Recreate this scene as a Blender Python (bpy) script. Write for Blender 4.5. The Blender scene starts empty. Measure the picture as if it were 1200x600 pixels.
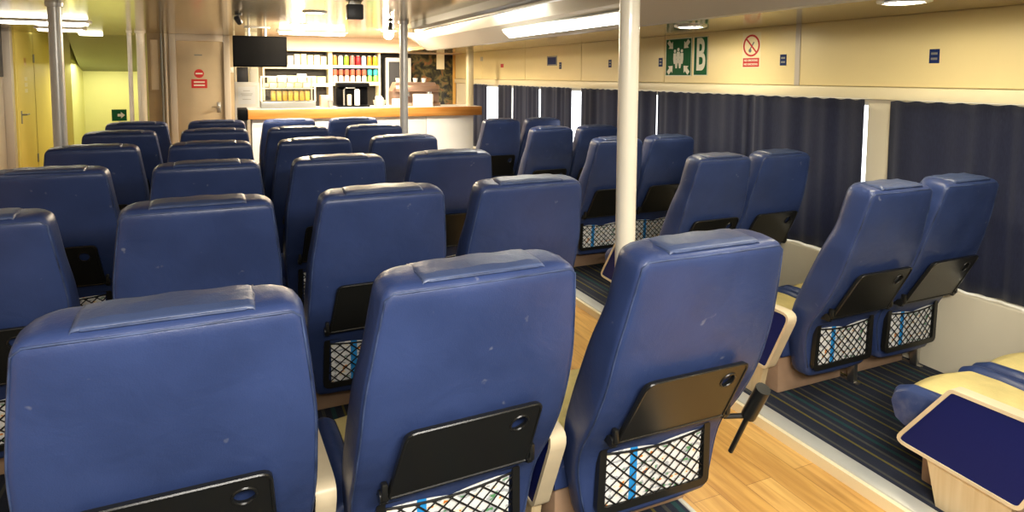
import bpy, bmesh, math, random
from mathutils import Vector, Matrix
random.seed(7)
S = bpy.context.scene
C = S.collection
PI = math.pi

# ------------------------------------------------------------------ materials
def mat(name, col, rough=.5, metal=0., bump=None, var=None, emit=None, estr=0., coat=0., spec=.5, trans=0., ior=1.45):
    m = bpy.data.materials.new(name); m.use_nodes = True
    nt = m.node_tree; b = nt.nodes['Principled BSDF']
    b.inputs['Base Color'].default_value = (*col, 1)
    b.inputs['Roughness'].default_value = rough
    b.inputs['Metallic'].default_value = metal
    b.inputs['Specular IOR Level'].default_value = spec
    b.inputs['Coat Weight'].default_value = coat
    b.inputs['Transmission Weight'].default_value = trans
    b.inputs['IOR'].default_value = ior
    if emit:
        b.inputs['Emission Color'].default_value = (*emit, 1)
        b.inputs['Emission Strength'].default_value = estr
    if bump or var:
        tc = nt.nodes.new('ShaderNodeTexCoord')
        if var:
            sc, amt = var
            n = nt.nodes.new('ShaderNodeTexNoise'); n.inputs['Scale'].default_value = sc; n.inputs['Detail'].default_value = 4
            nt.links.new(tc.outputs['Object'], n.inputs['Vector'])
            r = nt.nodes.new('ShaderNodeValToRGB')
            r.color_ramp.elements[0].position = .3; r.color_ramp.elements[1].position = .75
            r.color_ramp.elements[0].color = (*[c*(1-amt) for c in col], 1)
            r.color_ramp.elements[1].color = (*[min(1, c*(1+amt)) for c in col], 1)
            nt.links.new(n.outputs['Fac'], r.inputs['Fac']); nt.links.new(r.outputs['Color'], b.inputs['Base Color'])
        if bump:
            sc, st = bump
            n2 = nt.nodes.new('ShaderNodeTexNoise'); n2.inputs['Scale'].default_value = sc; n2.inputs['Detail'].default_value = 5
            nt.links.new(tc.outputs['Object'], n2.inputs['Vector'])
            bp = nt.nodes.new('ShaderNodeBump'); bp.inputs['Strength'].default_value = st; bp.inputs['Distance'].default_value = .01
            nt.links.new(n2.outputs['Fac'], bp.inputs['Height']); nt.links.new(bp.outputs['Normal'], b.inputs['Normal'])
    return m

def nodes(m):
    return m.node_tree.nodes, m.node_tree.links, m.node_tree.nodes['Principled BSDF']

def leather(name, base, worn, rough):
    m = mat(name, base, rough, spec=.5)
    N, L, b = nodes(m)
    tc = N.new('ShaderNodeTexCoord')
    oi = N.new('ShaderNodeObjectInfo')
    off = N.new('ShaderNodeVectorMath'); off.operation = 'ADD'
    L.new(tc.outputs['Object'], off.inputs[0]); L.new(oi.outputs['Random'], off.inputs[1])
    n = N.new('ShaderNodeTexNoise'); n.inputs['Scale'].default_value = 5; n.inputs['Detail'].default_value = 6
    L.new(off.outputs[0], n.inputs['Vector'])
    r = N.new('ShaderNodeValToRGB')
    r.color_ramp.elements[0].position = .35; r.color_ramp.elements[0].color = (*[c*.86 for c in base], 1)
    r.color_ramp.elements[1].position = .7; r.color_ramp.elements[1].color = (*[c*1.12 for c in base], 1)
    L.new(n.outputs['Fac'], r.inputs['Fac'])
    # rubbed edges: light wear where the surface is sharply convex
    g = N.new('ShaderNodeNewGeometry')
    mr = N.new('ShaderNodeMapRange'); mr.inputs['From Min'].default_value = .53; mr.inputs['From Max'].default_value = .66
    L.new(g.outputs['Pointiness'], mr.inputs['Value'])
    n3 = N.new('ShaderNodeTexNoise'); n3.inputs['Scale'].default_value = 22; n3.inputs['Detail'].default_value = 5
    L.new(off.outputs[0], n3.inputs['Vector'])
    mr3 = N.new('ShaderNodeMapRange'); mr3.inputs['From Min'].default_value = .42; mr3.inputs['From Max'].default_value = .7
    L.new(n3.outputs['Fac'], mr3.inputs['Value'])
    mu = N.new('ShaderNodeMath'); mu.operation = 'MULTIPLY'
    L.new(mr.outputs[0], mu.inputs[0]); L.new(mr3.outputs[0], mu.inputs[1])
    mx = N.new('ShaderNodeMix'); mx.data_type = 'RGBA'
    L.new(mu.outputs[0], mx.inputs[0]); L.new(r.outputs['Color'], mx.inputs[6]); mx.inputs[7].default_value = (*worn, 1)
    sc = N.new('ShaderNodeTexNoise'); sc.inputs['Scale'].default_value = 16; sc.inputs['Detail'].default_value = 3
    L.new(off.outputs[0], sc.inputs['Vector'])
    ms = N.new('ShaderNodeMapRange'); ms.inputs['From Min'].default_value = .715; ms.inputs['From Max'].default_value = .76; ms.inputs['To Max'].default_value = .35
    L.new(sc.outputs['Fac'], ms.inputs['Value'])
    mx2 = N.new('ShaderNodeMix'); mx2.data_type = 'RGBA'
    L.new(ms.outputs[0], mx2.inputs[0]); L.new(mx.outputs[2], mx2.inputs[6]); mx2.inputs[7].default_value = (*worn, 1)
    L.new(mx2.outputs[2], b.inputs['Base Color'])
    rr = N.new('ShaderNodeMapRange'); rr.inputs['To Min'].default_value = rough-.07; rr.inputs['To Max'].default_value = rough+.1
    L.new(n.outputs['Fac'], rr.inputs['Value']); L.new(rr.outputs[0], b.inputs['Roughness'])
    v = N.new('ShaderNodeTexVoronoi'); v.inputs['Scale'].default_value = 260
    L.new(off.outputs[0], v.inputs['Vector'])
    n4 = N.new('ShaderNodeTexNoise'); n4.inputs['Scale'].default_value = 9; n4.inputs['Detail'].default_value = 3; n4.inputs['Distortion'].default_value = .6
    L.new(off.outputs[0], n4.inputs['Vector'])
    b1 = N.new('ShaderNodeBump'); b1.inputs['Strength'].default_value = .12; b1.inputs['Distance'].default_value = .002
    L.new(v.outputs['Distance'], b1.inputs['Height'])
    b2 = N.new('ShaderNodeBump'); b2.inputs['Strength'].default_value = .13; b2.inputs['Distance'].default_value = .03
    L.new(n4.outputs['Fac'], b2.inputs['Height']); L.new(b1.outputs['Normal'], b2.inputs['Normal'])
    L.new(b2.outputs['Normal'], b.inputs['Normal'])
    return m

M = {}
M['leather'] = leather('navy_leather', (.031, .052, .150), (.30, .31, .36), .36)
M['pad'] = leather('grey_blue_leather', (.050, .074, .160), (.34, .36, .40), .36)
M['piping'] = mat('worn_piping', (.045, .068, .15), .45, var=(14, .6))
M['black'] = mat('black_plastic', (.012, .012, .011), .28, bump=(320, .03))
M['net'] = mat('black_elastic', (.006, .006, .006), .6)
M['cream'] = mat('cream_plastic', (.72, .60, .40), .35, var=(6, .1))
M['navycloth'] = mat('navy_panel', (.007, .013, .11), .55, bump=(90, .05), spec=.2)
M['yellow'] = mat('yellow_fabric', (.74, .60, .24), .8, bump=(160, .3), var=(7, .16))
M['tan'] = mat('tan_panel', (.42, .27, .17), .5, var=(5, .2))
M['wall'] = mat('cream_wall', (.87, .72, .37), .35, var=(2, .03))
M['ledge'] = mat('pale_cream', (.88, .78, .52), .4)
M['lowwall'] = mat('cream_lower', (.80, .72, .54), .45, var=(2.5, .05))
M['white'] = mat('white_paint', (.85, .82, .74), .4)
M['pole'] = mat('white_gloss_pole', (.86, .80, .66), .28, coat=.3)
M['steel'] = mat('brushed_steel', (.62, .61, .58), .3, 1.)
M['satin'] = mat('satin_pole', (.70, .68, .64), .3, .25)
M['nosing'] = mat('aluminium_nosing', (.60, .60, .55), .42, .35)
M['grey'] = mat('grey_metal', (.25, .25, .23), .4, .3)
M['greyduct'] = mat('pale_grey_duct', (.52, .50, .44), .35, .35)
M['dark'] = mat('near_black', (.003, .003, .0035), .5, spec=.06)
M['darkgrey'] = mat('dark_grey', (.05, .05, .055), .4)
M['yellowwall'] = mat('yellow_wall', (.80, .66, .18), .5, var=(1.5, .06))
M['greenwall'] = mat('lime_wall', (.66, .66, .27), .5, var=(1.5, .05))
M['olive'] = mat('olive_soffit', (.20, .22, .15), .5)
M['doorbeige'] = mat('beige_door', (.56, .46, .31), .45, var=(3, .08))
M['doorframe'] = mat('grey_frame', (.58, .52, .44), .4)
M['brownwall'] = mat('brown_panel', (.30, .21, .10), .4, var=(4, .15))
M['barwhite'] = mat('bar_white', (.90, .87, .80), .35)
M['barback'] = mat('bar_back_dark', (.025, .020, .016), .4)
M['fascia'] = mat('peach_fascia', (.80, .58, .40), .45)
M['shelf'] = mat('shelf_cream', (.86, .80, .60), .45)
def pane(name, gl):
    m = bpy.data.materials.new(name); m.use_nodes = True
    nt = m.node_tree; nt.nodes.clear()
    t = nt.nodes.new('ShaderNodeBsdfTransparent'); g = nt.nodes.new('ShaderNodeBsdfGlossy'); g.inputs['Roughness'].default_value = .02
    x = nt.nodes.new('ShaderNodeMixShader'); x.inputs[0].default_value = gl; o = nt.nodes.new('ShaderNodeOutputMaterial')
    nt.links.new(t.outputs[0], x.inputs[1]); nt.links.new(g.outputs[0], x.inputs[2]); nt.links.new(x.outputs[0], o.inputs[0])
    return m
M['glass'] = pane('clear_glass', .07)
M['windowglass'] = pane('window_glass', .05)
M['green'] = mat('safety_green', (.006, .11, .035), .6, spec=.2)
M['signwhite'] = mat('sign_white', (.80, .80, .66), .4)
M['red'] = mat('sign_red', (.55, .02, .02), .4)
M['blue'] = mat('label_blue', (.010, .025, .12), .6, spec=.2)
M['paper'] = mat('paper_white', (.85, .85, .83), .6)
M['text'] = mat('print_grey', (.16, .16, .17), .6)
M['copper'] = mat('rosy_steel', (.55, .36, .27), .28, .8)
M['mint'] = mat('pale_cream_box', (.86, .82, .70), .5)
M['gold'] = mat('gold_trim', (.72, .42, .12), .35, .4)

def emit(name, col, s):
    m = bpy.data.materials.new(name); m.use_nodes = True
    nt = m.node_tree; nt.nodes.clear()
    e = nt.nodes.new('ShaderNodeEmission'); e.inputs[0].default_value = (*col, 1); e.inputs[1].default_value = s
    o = nt.nodes.new('ShaderNodeOutputMaterial'); nt.links.new(e.outputs[0], o.inputs[0])
    return m
M['lamp'] = emit('lamp_warm', (1, .88, .62), 95)
M['lampc'] = emit('lamp_centre', (1, .90, .72), 10)
M['tube'] = emit('lamp_tube', (1, .95, .82), 14)
M['strip'] = emit('glow_strip', (1, .97, .88), 9)
M['spot'] = emit('lamp_bar', (1, .82, .58), 430)
M['vest'] = emit('lamp_vestibule', (1, .95, .7), 6)

# orange wood counter edge
def wood(name, c1, c2, scale, rot=0, rough=.35):
    m = mat(name, c1, rough)
    N, L, b = nodes(m)
    tc = N.new('ShaderNodeTexCoord'); mp = N.new('ShaderNodeMapping'); mp.inputs['Scale'].default_value = scale
    n = N.new('ShaderNodeTexNoise'); n.inputs['Scale'].default_value = 4; n.inputs['Detail'].default_value = 8; n.inputs['Distortion'].default_value = .4
    r = N.new('ShaderNodeValToRGB'); r.color_ramp.elements[0].position = .35; r.color_ramp.elements[1].position = .68
    r.color_ramp.elements[0].color = (*c1, 1); r.color_ramp.elements[1].color = (*c2, 1)
    L.new(tc.outputs['Object'], mp.inputs[0]); L.new(mp.outputs[0], n.inputs['Vector']); L.new(n.outputs['Fac'], r.inputs[0])
    L.new(r.outputs[0], b.inputs['Base Color'])
    return m
M['counter'] = wood('orange_wood', (.52, .20, .035), (.66, .30, .07), (.5, 6, 6))
M['palewood'] = wood('pale_board', (.62, .47, .26), (.72, .58, .36), (8, 8, .6))

# laminate floor: planks along Y
def plank_floor():
    m = mat('oak_laminate', (.6, .4, .15), .3, coat=.15)
    N, L, b = nodes(m)
    tc = N.new('ShaderNodeTexCoord')
    mp = N.new('ShaderNodeMapping'); mp.inputs['Rotation'].default_value = (0, 0, PI/2)
    L.new(tc.outputs['Object'], mp.inputs[0])
    br = N.new('ShaderNodeTexBrick'); br.inputs['Scale'].default_value = 1
    br.inputs['Brick Width'].default_value = 1.2; br.inputs['Row Height'].default_value = .13
    br.inputs['Mortar Size'].default_value = .0012; br.inputs['Color1'].default_value = (.60, .33, .085, 1)
    br.inputs['Color2'].default_value = (.74, .45, .14, 1); br.inputs['Mortar'].default_value = (.34, .17, .05, 1)
    L.new(mp.outputs[0], br.inputs['Vector'])
    mp2 = N.new('ShaderNodeMapping'); mp2.inputs['Scale'].default_value = (9, .8, 1)
    L.new(tc.outputs['Object'], mp2.inputs[0])
    n = N.new('ShaderNodeTexNoise'); n.inputs['Scale'].default_value = 3; n.inputs['Detail'].default_value = 8; n.inputs['Distortion'].default_value = .8
    L.new(mp2.outputs[0], n.inputs['Vector'])
    r = N.new('ShaderNodeValToRGB'); r.color_ramp.elements[0].position = .3; r.color_ramp.elements[1].position = .62
    r.color_ramp.elements[0].color = (.60, .50, .42, 1); r.color_ramp.elements[1].color = (1, 1, 1, 1)
    L.new(n.outputs['Fac'], r.inputs[0])
    mx = N.new('ShaderNodeMix'); mx.data_type = 'RGBA'; mx.blend_type = 'MULTIPLY'; mx.inputs[0].default_value = .8
    L.new(br.outputs['Color'], mx.inputs[6]); L.new(r.outputs[0], mx.inputs[7])
    L.new(mx.outputs[2], b.inputs['Base Color'])
    return m
M['floor'] = plank_floor()

# navy carpet with olive and teal stripes running across the ship
def carpet():
    m = mat('striped_carpet', (.02, .03, .05), .95)
    N, L, b = nodes(m)
    tc = N.new('ShaderNodeTexCoord'); sp = N.new('ShaderNodeSeparateXYZ'); L.new(tc.outputs['Object'], sp.inputs[0])
    mu = N.new('ShaderNodeMath'); mu.operation = 'MULTIPLY'; mu.inputs[1].default_value = 1/.26
    L.new(sp.outputs['X'], mu.inputs[0])
    fr = N.new('ShaderNodeMath'); fr.operation = 'FRACT'; L.new(mu.outputs[0], fr.inputs[0])
    r = N.new('ShaderNodeValToRGB'); cr = r.color_ramp; cr.interpolation = 'CONSTANT'
    navy, olive, grey, teal = (.010, .014, .030, 1), (.115, .095, .018, 1), (.055, .055, .050, 1), (.008, .045, .050, 1)
    cr.elements[0].position = 0; cr.elements[0].color = navy
    cr.elements[1].position = .18; cr.elements[1].color = olive
    for p_, c_ in ((.23, navy), (.36, grey), (.42, navy), (.52, teal), (.60, navy), (.72, olive), (.76, navy), (.88, grey), (.93, navy)):
        e = cr.elements.new(p_); e.color = c_
    L.new(fr.outputs[0], r.inputs[0]); L.new(r.outputs[0], b.inputs['Base Color'])
    n = N.new('ShaderNodeTexNoise'); n.inputs['Scale'].default_value = 350
    L.new(tc.outputs['Object'], n.inputs['Vector'])
    bp = N.new('ShaderNodeBump'); bp.inputs['Strength'].default_value = .5; bp.inputs['Distance'].default_value = .004
    L.new(n.outputs['Fac'], bp.inputs['Height']); L.new(bp.outputs[0], b.inputs['Normal'])
    return m
M['carpet'] = carpet()

# glossy brass-cream metal ceiling panels with thin joints
def ceiling_mat(name, c, rough, metal, px, py):
    m = mat(name, c, rough, metal)
    N, L, b = nodes(m)
    tc = N.new('ShaderNodeTexCoord')
    br = N.new('ShaderNodeTexBrick'); br.offset = 0; br.inputs['Scale'].default_value = 1
    br.inputs['Brick Width'].default_value = px; br.inputs['Row Height'].default_value = py
    br.inputs['Mortar Size'].default_value = .006
    br.inputs['Color1'].default_value = (*c, 1); br.inputs['Color2'].default_value = (*[x*.93 for x in c], 1)
    br.inputs['Mortar'].default_value = (*[x*.45 for x in c], 1)
    L.new(tc.outputs['Object'], br.inputs['Vector']); L.new(br.outputs['Color'], b.inputs['Base Color'])
    n = N.new('ShaderNodeTexNoise'); n.inputs['Scale'].default_value = 1.3; n.inputs['Detail'].default_value = 2
    L.new(tc.outputs['Object'], n.inputs['Vector'])
    bp = N.new('ShaderNodeBump'); bp.inputs['Strength'].default_value = .10; bp.inputs['Distance'].default_value = .02
    L.new(n.outputs['Fac'], bp.inputs['Height']); L.new(bp.outputs[0], b.inputs['Normal'])
    return m
M['ceil'] = ceiling_mat('brass_ceiling', (.60, .52, .35), .16, .75, 1.2, 1.55)
M['lowceil'] = ceiling_mat('cream_low_ceiling', (.56, .48, .28), .14, .6, 4, 1.43)

def curtain_mat():
    m = mat('navy_curtain', (.010, .012, .028), .85)
    N, L, b = nodes(m)
    tc = N.new('ShaderNodeTexCoord'); mp = N.new('ShaderNodeMapping'); mp.inputs['Scale'].default_value = (30, 30, 6)
    n = N.new('ShaderNodeTexNoise'); n.inputs['Scale'].default_value = 6; n.inputs['Detail'].default_value = 6
    L.new(tc.outputs['Object'], mp.inputs[0]); L.new(mp.outputs[0], n.inputs['Vector'])
    r = N.new('ShaderNodeValToRGB'); r.color_ramp.elements[0].color = (.010, .013, .034, 1); r.color_ramp.elements[1].color = (.034, .040, .080, 1)
    L.new(n.outputs['Fac'], r.inputs[0]); L.new(r.outputs[0], b.inputs['Base Color'])
    b.inputs['Sheen Weight'].default_value = .35
    return m
M['curtain'] = curtain_mat()

def brochure_mat(name, stripe, seed):
    m = mat(name, (.85, .85, .82), .5)
    N, L, b = nodes(m)
    tc = N.new('ShaderNodeTexCoord'); sp = N.new('ShaderNodeSeparateXYZ'); L.new(tc.outputs['Object'], sp.inputs[0])
    mp = N.new('ShaderNodeMapping'); mp.inputs['Scale'].default_value = (14, 1, 26); mp.inputs['Location'].default_value = (seed, 0, seed*2)
    L.new(tc.outputs['Object'], mp.inputs[0])
    n = N.new('ShaderNodeTexNoise'); n.inputs['Scale'].default_value = 1.6; n.inputs['Detail'].default_value = 2
    L.new(mp.outputs[0], n.inputs['Vector'])
    r = N.new('ShaderNodeValToRGB'); cr = r.color_ramp; cr.interpolation = 'CONSTANT'
    cr.elements[0].position = 0; cr.elements[0].color = (.10, .30, .12, 1)
    cr.elements[1].position = .34; cr.elements[1].color = (.45, .47, .50, 1)
    for p_, c_ in ((.42, (.86, .86, .84, 1)), (.60, (.86, .80, .62, 1)), (.655, (.75, .22, .03, 1)), (.70, (.12, .10, .14, 1))):
        e = cr.elements.new(p_); e.color = c_
    L.new(n.outputs['Fac'], r.inputs[0])
    a = N.new('ShaderNodeMath'); a.operation = 'SUBTRACT'; a.inputs[1].default_value = .005; L.new(sp.outputs['X'], a.inputs[0])
    ab = N.new('ShaderNodeMath'); ab.operation = 'ABSOLUTE'; L.new(a.outputs[0], ab.inputs[0])
    lt = N.new('ShaderNodeMath'); lt.operation = 'LESS_THAN'; lt.inputs[1].default_value = .014 if stripe else -1; L.new(ab.outputs[0], lt.inputs[0])
    mx = N.new('ShaderNodeMix'); mx.data_type = 'RGBA'
    L.new(lt.outputs[0], mx.inputs[0]); L.new(r.outputs[0], mx.inputs[6]); mx.inputs[7].default_value = (.02, .28, .70, 1)
    L.new(mx.outputs[2], b.inputs['Base Color'])
    return m
M['bro_blue'] = brochure_mat('brochure_blue_stripe', True, .3)
M['bro_plain'] = brochure_mat('brochure_print', False, 1.7)

def mural_mat():
    m = mat('mural_print', (.05, .05, .03), .4)
    N, L, b = nodes(m)
    tc = N.new('ShaderNodeTexCoord')
    n = N.new('ShaderNodeTexNoise'); n.inputs['Scale'].default_value = 7; n.inputs['Detail'].default_value = 6; n.inputs['Distortion'].default_value = 1.2
    L.new(tc.outputs['Object'], n.inputs['Vector'])
    r = N.new('ShaderNodeValToRGB'); cr = r.color_ramp
    cr.elements[0].position = .38; cr.elements[0].color = (.008, .008, .008, 1)
    cr.elements[1].position = .8; cr.elements[1].color = (.50, .28, .08, 1)
    for p_, c_ in ((.47, (.04, .035, .012, 1)), (.56, (.16, .13, .045, 1)), (.63, (.22, .085, .03, 1))):
        e = cr.elements.new(p_); e.color = c_
    L.new(n.outputs['Fac'], r.inputs[0]); L.new(r.outputs[0], b.inputs['Base Color'])
    return m
M['mural'] = mural_mat()

# ------------------------------------------------------------------ mesh helpers
def mesh_obj(name, bm, m, parent=None, smooth=False, loc=None, angle=None):
    me = bpy.data.meshes.new(name); bmesh.ops.recalc_face_normals(bm, faces=bm.faces[:]); bm.to_mesh(me); bm.free()
    for k in (m if isinstance(m, (list, tuple)) else [m]): me.materials.append(k)
    if smooth:
        for p in me.polygons: p.use_smooth = True
        if angle is not None: me.set_sharp_from_angle(angle=math.radians(angle))
    o = bpy.data.objects.new(name, me); C.objects.link(o)
    if parent: o.parent = parent
    if loc: o.location = loc
    return o

def bm_box(bm, x0, x1, y0, y1, z0, z1, bev=0, seg=2, mi=0):
    t = bmesh.new()
    bmesh.ops.create_cube(t, size=1, matrix=Matrix.Translation(((x0+x1)/2, (y0+y1)/2, (z0+z1)/2)) @ Matrix.Diagonal((x1-x0, y1-y0, z1-z0, 1)))
    if bev: bmesh.ops.bevel(t, geom=t.edges[:], offset=bev, segments=seg, profile=.5, affect='EDGES')
    merge(bm, t, mi); return bm

def merge(bm, t, mi=0, mtx=None):
    vm = {}
    for v in t.verts: vm[v] = bm.verts.new(mtx @ v.co if mtx else v.co)
    for f in t.faces:
        try:
            nf = bm.faces.new([vm[v] for v in f.verts]); nf.material_index = mi
        except ValueError: pass
    t.free()

def box(name, x0, x1, y0, y1, z0, z1, m, parent=None, bev=0, seg=2):
    bm = bmesh.new(); bm_box(bm, x0, x1, y0, y1, z0, z1, bev, seg)
    return mesh_obj(name, bm, m, parent, smooth=bool(bev), angle=35 if bev else None)

def cyl_bm(r, h, seg=24, r2=None):
    t = bmesh.new(); bmesh.ops.create_cone(t, cap_ends=True, segments=seg, radius1=r, radius2=r if r2 is None else r2, depth=h); return t

def tube_bm(bm, pts, r, seg=8, closed=False, mi=0):
    pts = [Vector(p) for p in pts]; n = len(pts); rings = []
    for i, p in enumerate(pts):
        a = pts[i-1] if (i or closed) else p; b = pts[(i+1) % n] if (i < n-1 or closed) else p
        d = (b-a).normalized(); up = Vector((0, 0, 1)) if abs(d.z) < .9 else Vector((0, 1, 0))
        u = d.cross(up).normalized(); v = d.cross(u)
        rings.append([bm.verts.new(p+(u*math.cos(2*PI*k/seg)+v*math.sin(2*PI*k/seg))*r) for k in range(seg)])
    for i in range(n if closed else n-1):
        A, B = rings[i], rings[(i+1) % n]
        for k in range(seg):
            f = bm.faces.new((A[k], A[(k+1) % seg], B[(k+1) % seg], B[k])); f.material_index = mi
    if not closed:
        bm.faces.new(rings[0][::-1]); bm.faces.new(rings[-1])

def lathe_bm(prof, seg=20):
    bm = bmesh.new(); rings = []
    for r, z in prof: rings.append([bm.verts.new((r*math.cos(2*PI*k/seg), r*math.sin(2*PI*k/seg), z)) for k in range(seg)])
    for A, B in zip(rings, rings[1:]):
        for k in range(seg): bm.faces.new((A[k], A[(k+1) % seg], B[(k+1) % seg], B[k]))
    bm.faces.new(rings[0][::-1]); bm.faces.new(rings[-1]); return bm

def round_poly(pts, r, seg=5):
    out = []; n = len(pts)
    rs = r if isinstance(r, (list, tuple)) else [r]*n
    for i in range(n):
        p = Vector(pts[i]); a = Vector(pts[i-1])-p; b = Vector(pts[(i+1) % n])-p
        rr = rs[i]
        if rr <= 0: out.append(p); continue
        an = a.angle(b); d = min(rr/math.tan(an/2), a.length*.48, b.length*.48)
        s = p+a.normalized()*d; e = p+b.normalized()*d
        for k in range(seg+1):
            t = k/seg; out.append((1-t)**2*s+2*t*(1-t)*p+t*t*e)
    return out

def prism_bm(bm, poly, f, d0, d1, hole=None, mi=0):
    """poly: 2D outline; f(u,v,d)->3D; extruded between d0 and d1; hole: 2D outline with same vertex count -> ring"""
    A = [bm.verts.new(f(p[0], p[1], d0)) for p in poly]; B = [bm.verts.new(f(p[0], p[1], d1)) for p in poly]
    n = len(poly)
    def q(*vs):
        x = bm.faces.new(vs); x.material_index = mi
    for i in range(n): q(A[i], A[(i+1) % n], B[(i+1) % n], B[i])
    if hole is None:
        q(*A[::-1]); q(*B)
    else:
        a = [bm.verts.new(f(p[0], p[1], d0)) for p in hole]; b = [bm.verts.new(f(p[0], p[1], d1)) for p in hole]
        for i in range(n):
            j = (i+1) % n
            q(a[j], a[i], b[i], b[j]); q(A[j], A[i], a[i], a[j]); q(B[i], B[j], b[j], b[i])

def offset_poly(poly, d):
    c = []; n = len(poly)
    for i in range(n):
        a = Vector(poly[i-1]); p = Vector(poly[i]); b = Vector(poly[(i+1) % n])
        t = (b-a)
        if t.length < 1e-9: c.append(p); continue
        t.normalize(); c.append(p+Vector((-t.y, t.x))*d)
    return c

def struct(o):
    o['kind'] = 'structure'; return o

def tag(o, label, cat, group=None, kind=None):
    o['label'] = label; o['category'] = cat
    if group: o['group'] = group
    if kind: o['kind'] = kind
    return o

def empty(name, loc, label, cat, group=None, rz=0):
    o = bpy.data.objects.new(name, None); C.objects.link(o); o.location = loc; o.rotation_euler.z = rz
    o.empty_display_size = .1
    return tag(o, label, cat, group)

def interp(tab, z):
    tab = sorted(tab)
    if z <= tab[0][0]: return tab[0][1]
    for (a, x), (b, y) in zip(tab, tab[1:]):
        if z <= b:
            t = (z-a)/(b-a); return x+(y-x)*t
    return tab[-1][1]

# ------------------------------------------------------------------ the seat
BACK = [(1.06, 0), (.95, .026), (.84, .055), (.70, .098), (.60, .140), (.50, .196), (.43, .245), (.37, .275), (.30, .288), (.14, .288)]
FRONT = [(1.06, .146), (.98, .168), (.92, .174), (.87, .196), (.74, .260), (.55, .345), (.46, .385), (.30, .412), (.14, .412)]
Y0 = -.30     # local y of the rear top edge

def smooth_tab(tab, z):
    return sum(interp(tab, z+d) for d in (-.03, -.015, 0, .015, .03))/5

def width_tab(hw): return [(1.06, hw-.040), (.95, hw-.024), (.80, hw-.005), (.60, hw), (.45, hw-.002), (.30, hw-.018), (.14, hw-.05)]

def shell_bm(hw):
    HW = width_tab(hw)
    bm = bmesh.new(); rings = []
    zs = [.14, .147, .16]+[.16+i*(1.035-.16)/34 for i in range(1, 35)]+[1.047, 1.058, 1.067, 1.074, 1.079, 1.082]
    top_in = {1.047: (.001, .0003), 1.058: (.004, .0015), 1.067: (.010, .005), 1.074: (.019, .011), 1.079: (.031, .020), 1.082: (.048, .036)}
    bot_in = {.14: (.02, .02), .147: (.006, .006)}
    for z in zs:
        ix, iy = top_in.get(z, bot_in.get(z, (0, 0)))
        zz = min(z, 1.06)
        w = smooth_tab(HW, zz)-ix; yb = smooth_tab(BACK, zz)+iy; yf = smooth_tab(FRONT, zz)-iy
        rr, rf = min(.022, (yf-yb)*.3), min(.05, (yf-yb)*.42)
        pts = []
        def arc(cx, cy, r, a0, a1, n):
            for k in range(n+1):
                a = a0+(a1-a0)*k/n; pts.append((cx+r*math.cos(a), cy+r*math.sin(a)))
        # rear side, left to right, slightly crowned
        nb = 12
        arc(-w+rr, yb+rr, rr, PI, 1.5*PI, 4)
        for k in range(1, nb):
            x = (-w+rr)+(2*w-2*rr)*k/nb; s = 1-(x/(w-rr))**2
            pts.append((x, yb-.010*s))
        arc(w-rr, yb+rr, rr, 1.5*PI, 2*PI, 4)
        pts.append((w+.004, (yb+yf)/2))
        arc(w-rf, yf-rf, rf, 0, .5*PI, 4)
        for k in range(1, 6):
            x = (w-rf)-(2*w-2*rf)*k/6; pts.append((x, yf))
        arc(-w+rf, yf-rf, rf, .5*PI, PI, 4)
        pts.append((-w-.004, (yb+yf)/2))
        up = min(1, max(0, (z-.97)/.10)); up = up*up*(3-2*up)*.009
        rings.append([bm.verts.new((x, y+Y0, z+up*(y-yb)/(yf-yb))) for x, y in pts])
    n = len(rings[0])
    for A, B in zip(rings, rings[1:]):
        for k in range(n): bm.faces.new((A[k], A[(k+1) % n], B[(k+1) % n], B[k]))
    bm.faces.new(rings[0][::-1]); bm.faces.new(rings[-1])
    return bm

def piping_bm(hw):
    HW = width_tab(hw)
    bm = bmesh.new(); L = []
    for i in range(26):
        z = .19+(1.048-.19)*i/25
        L.append((smooth_tab(HW, z)-.0065, smooth_tab(BACK, z)+.0055+Y0, z))
    top = [(hw-.062, .006+Y0, 1.062), (hw-.085, .001+Y0, 1.064)]
    mid = []
    for k in range(1, 10):
        x = (hw-.085)*(1-2*k/10); mid.append((x, Y0-.0065*(1-(x/(hw-.06))**2)+.0035, 1.064))
    path = L+top+mid+[(-x, y, z) for x, y, z in reversed(top)]+[(-x, y, z) for x, y, z in reversed(L)]
    tube_bm(bm, path, .0026, 6)
    return bm

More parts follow.
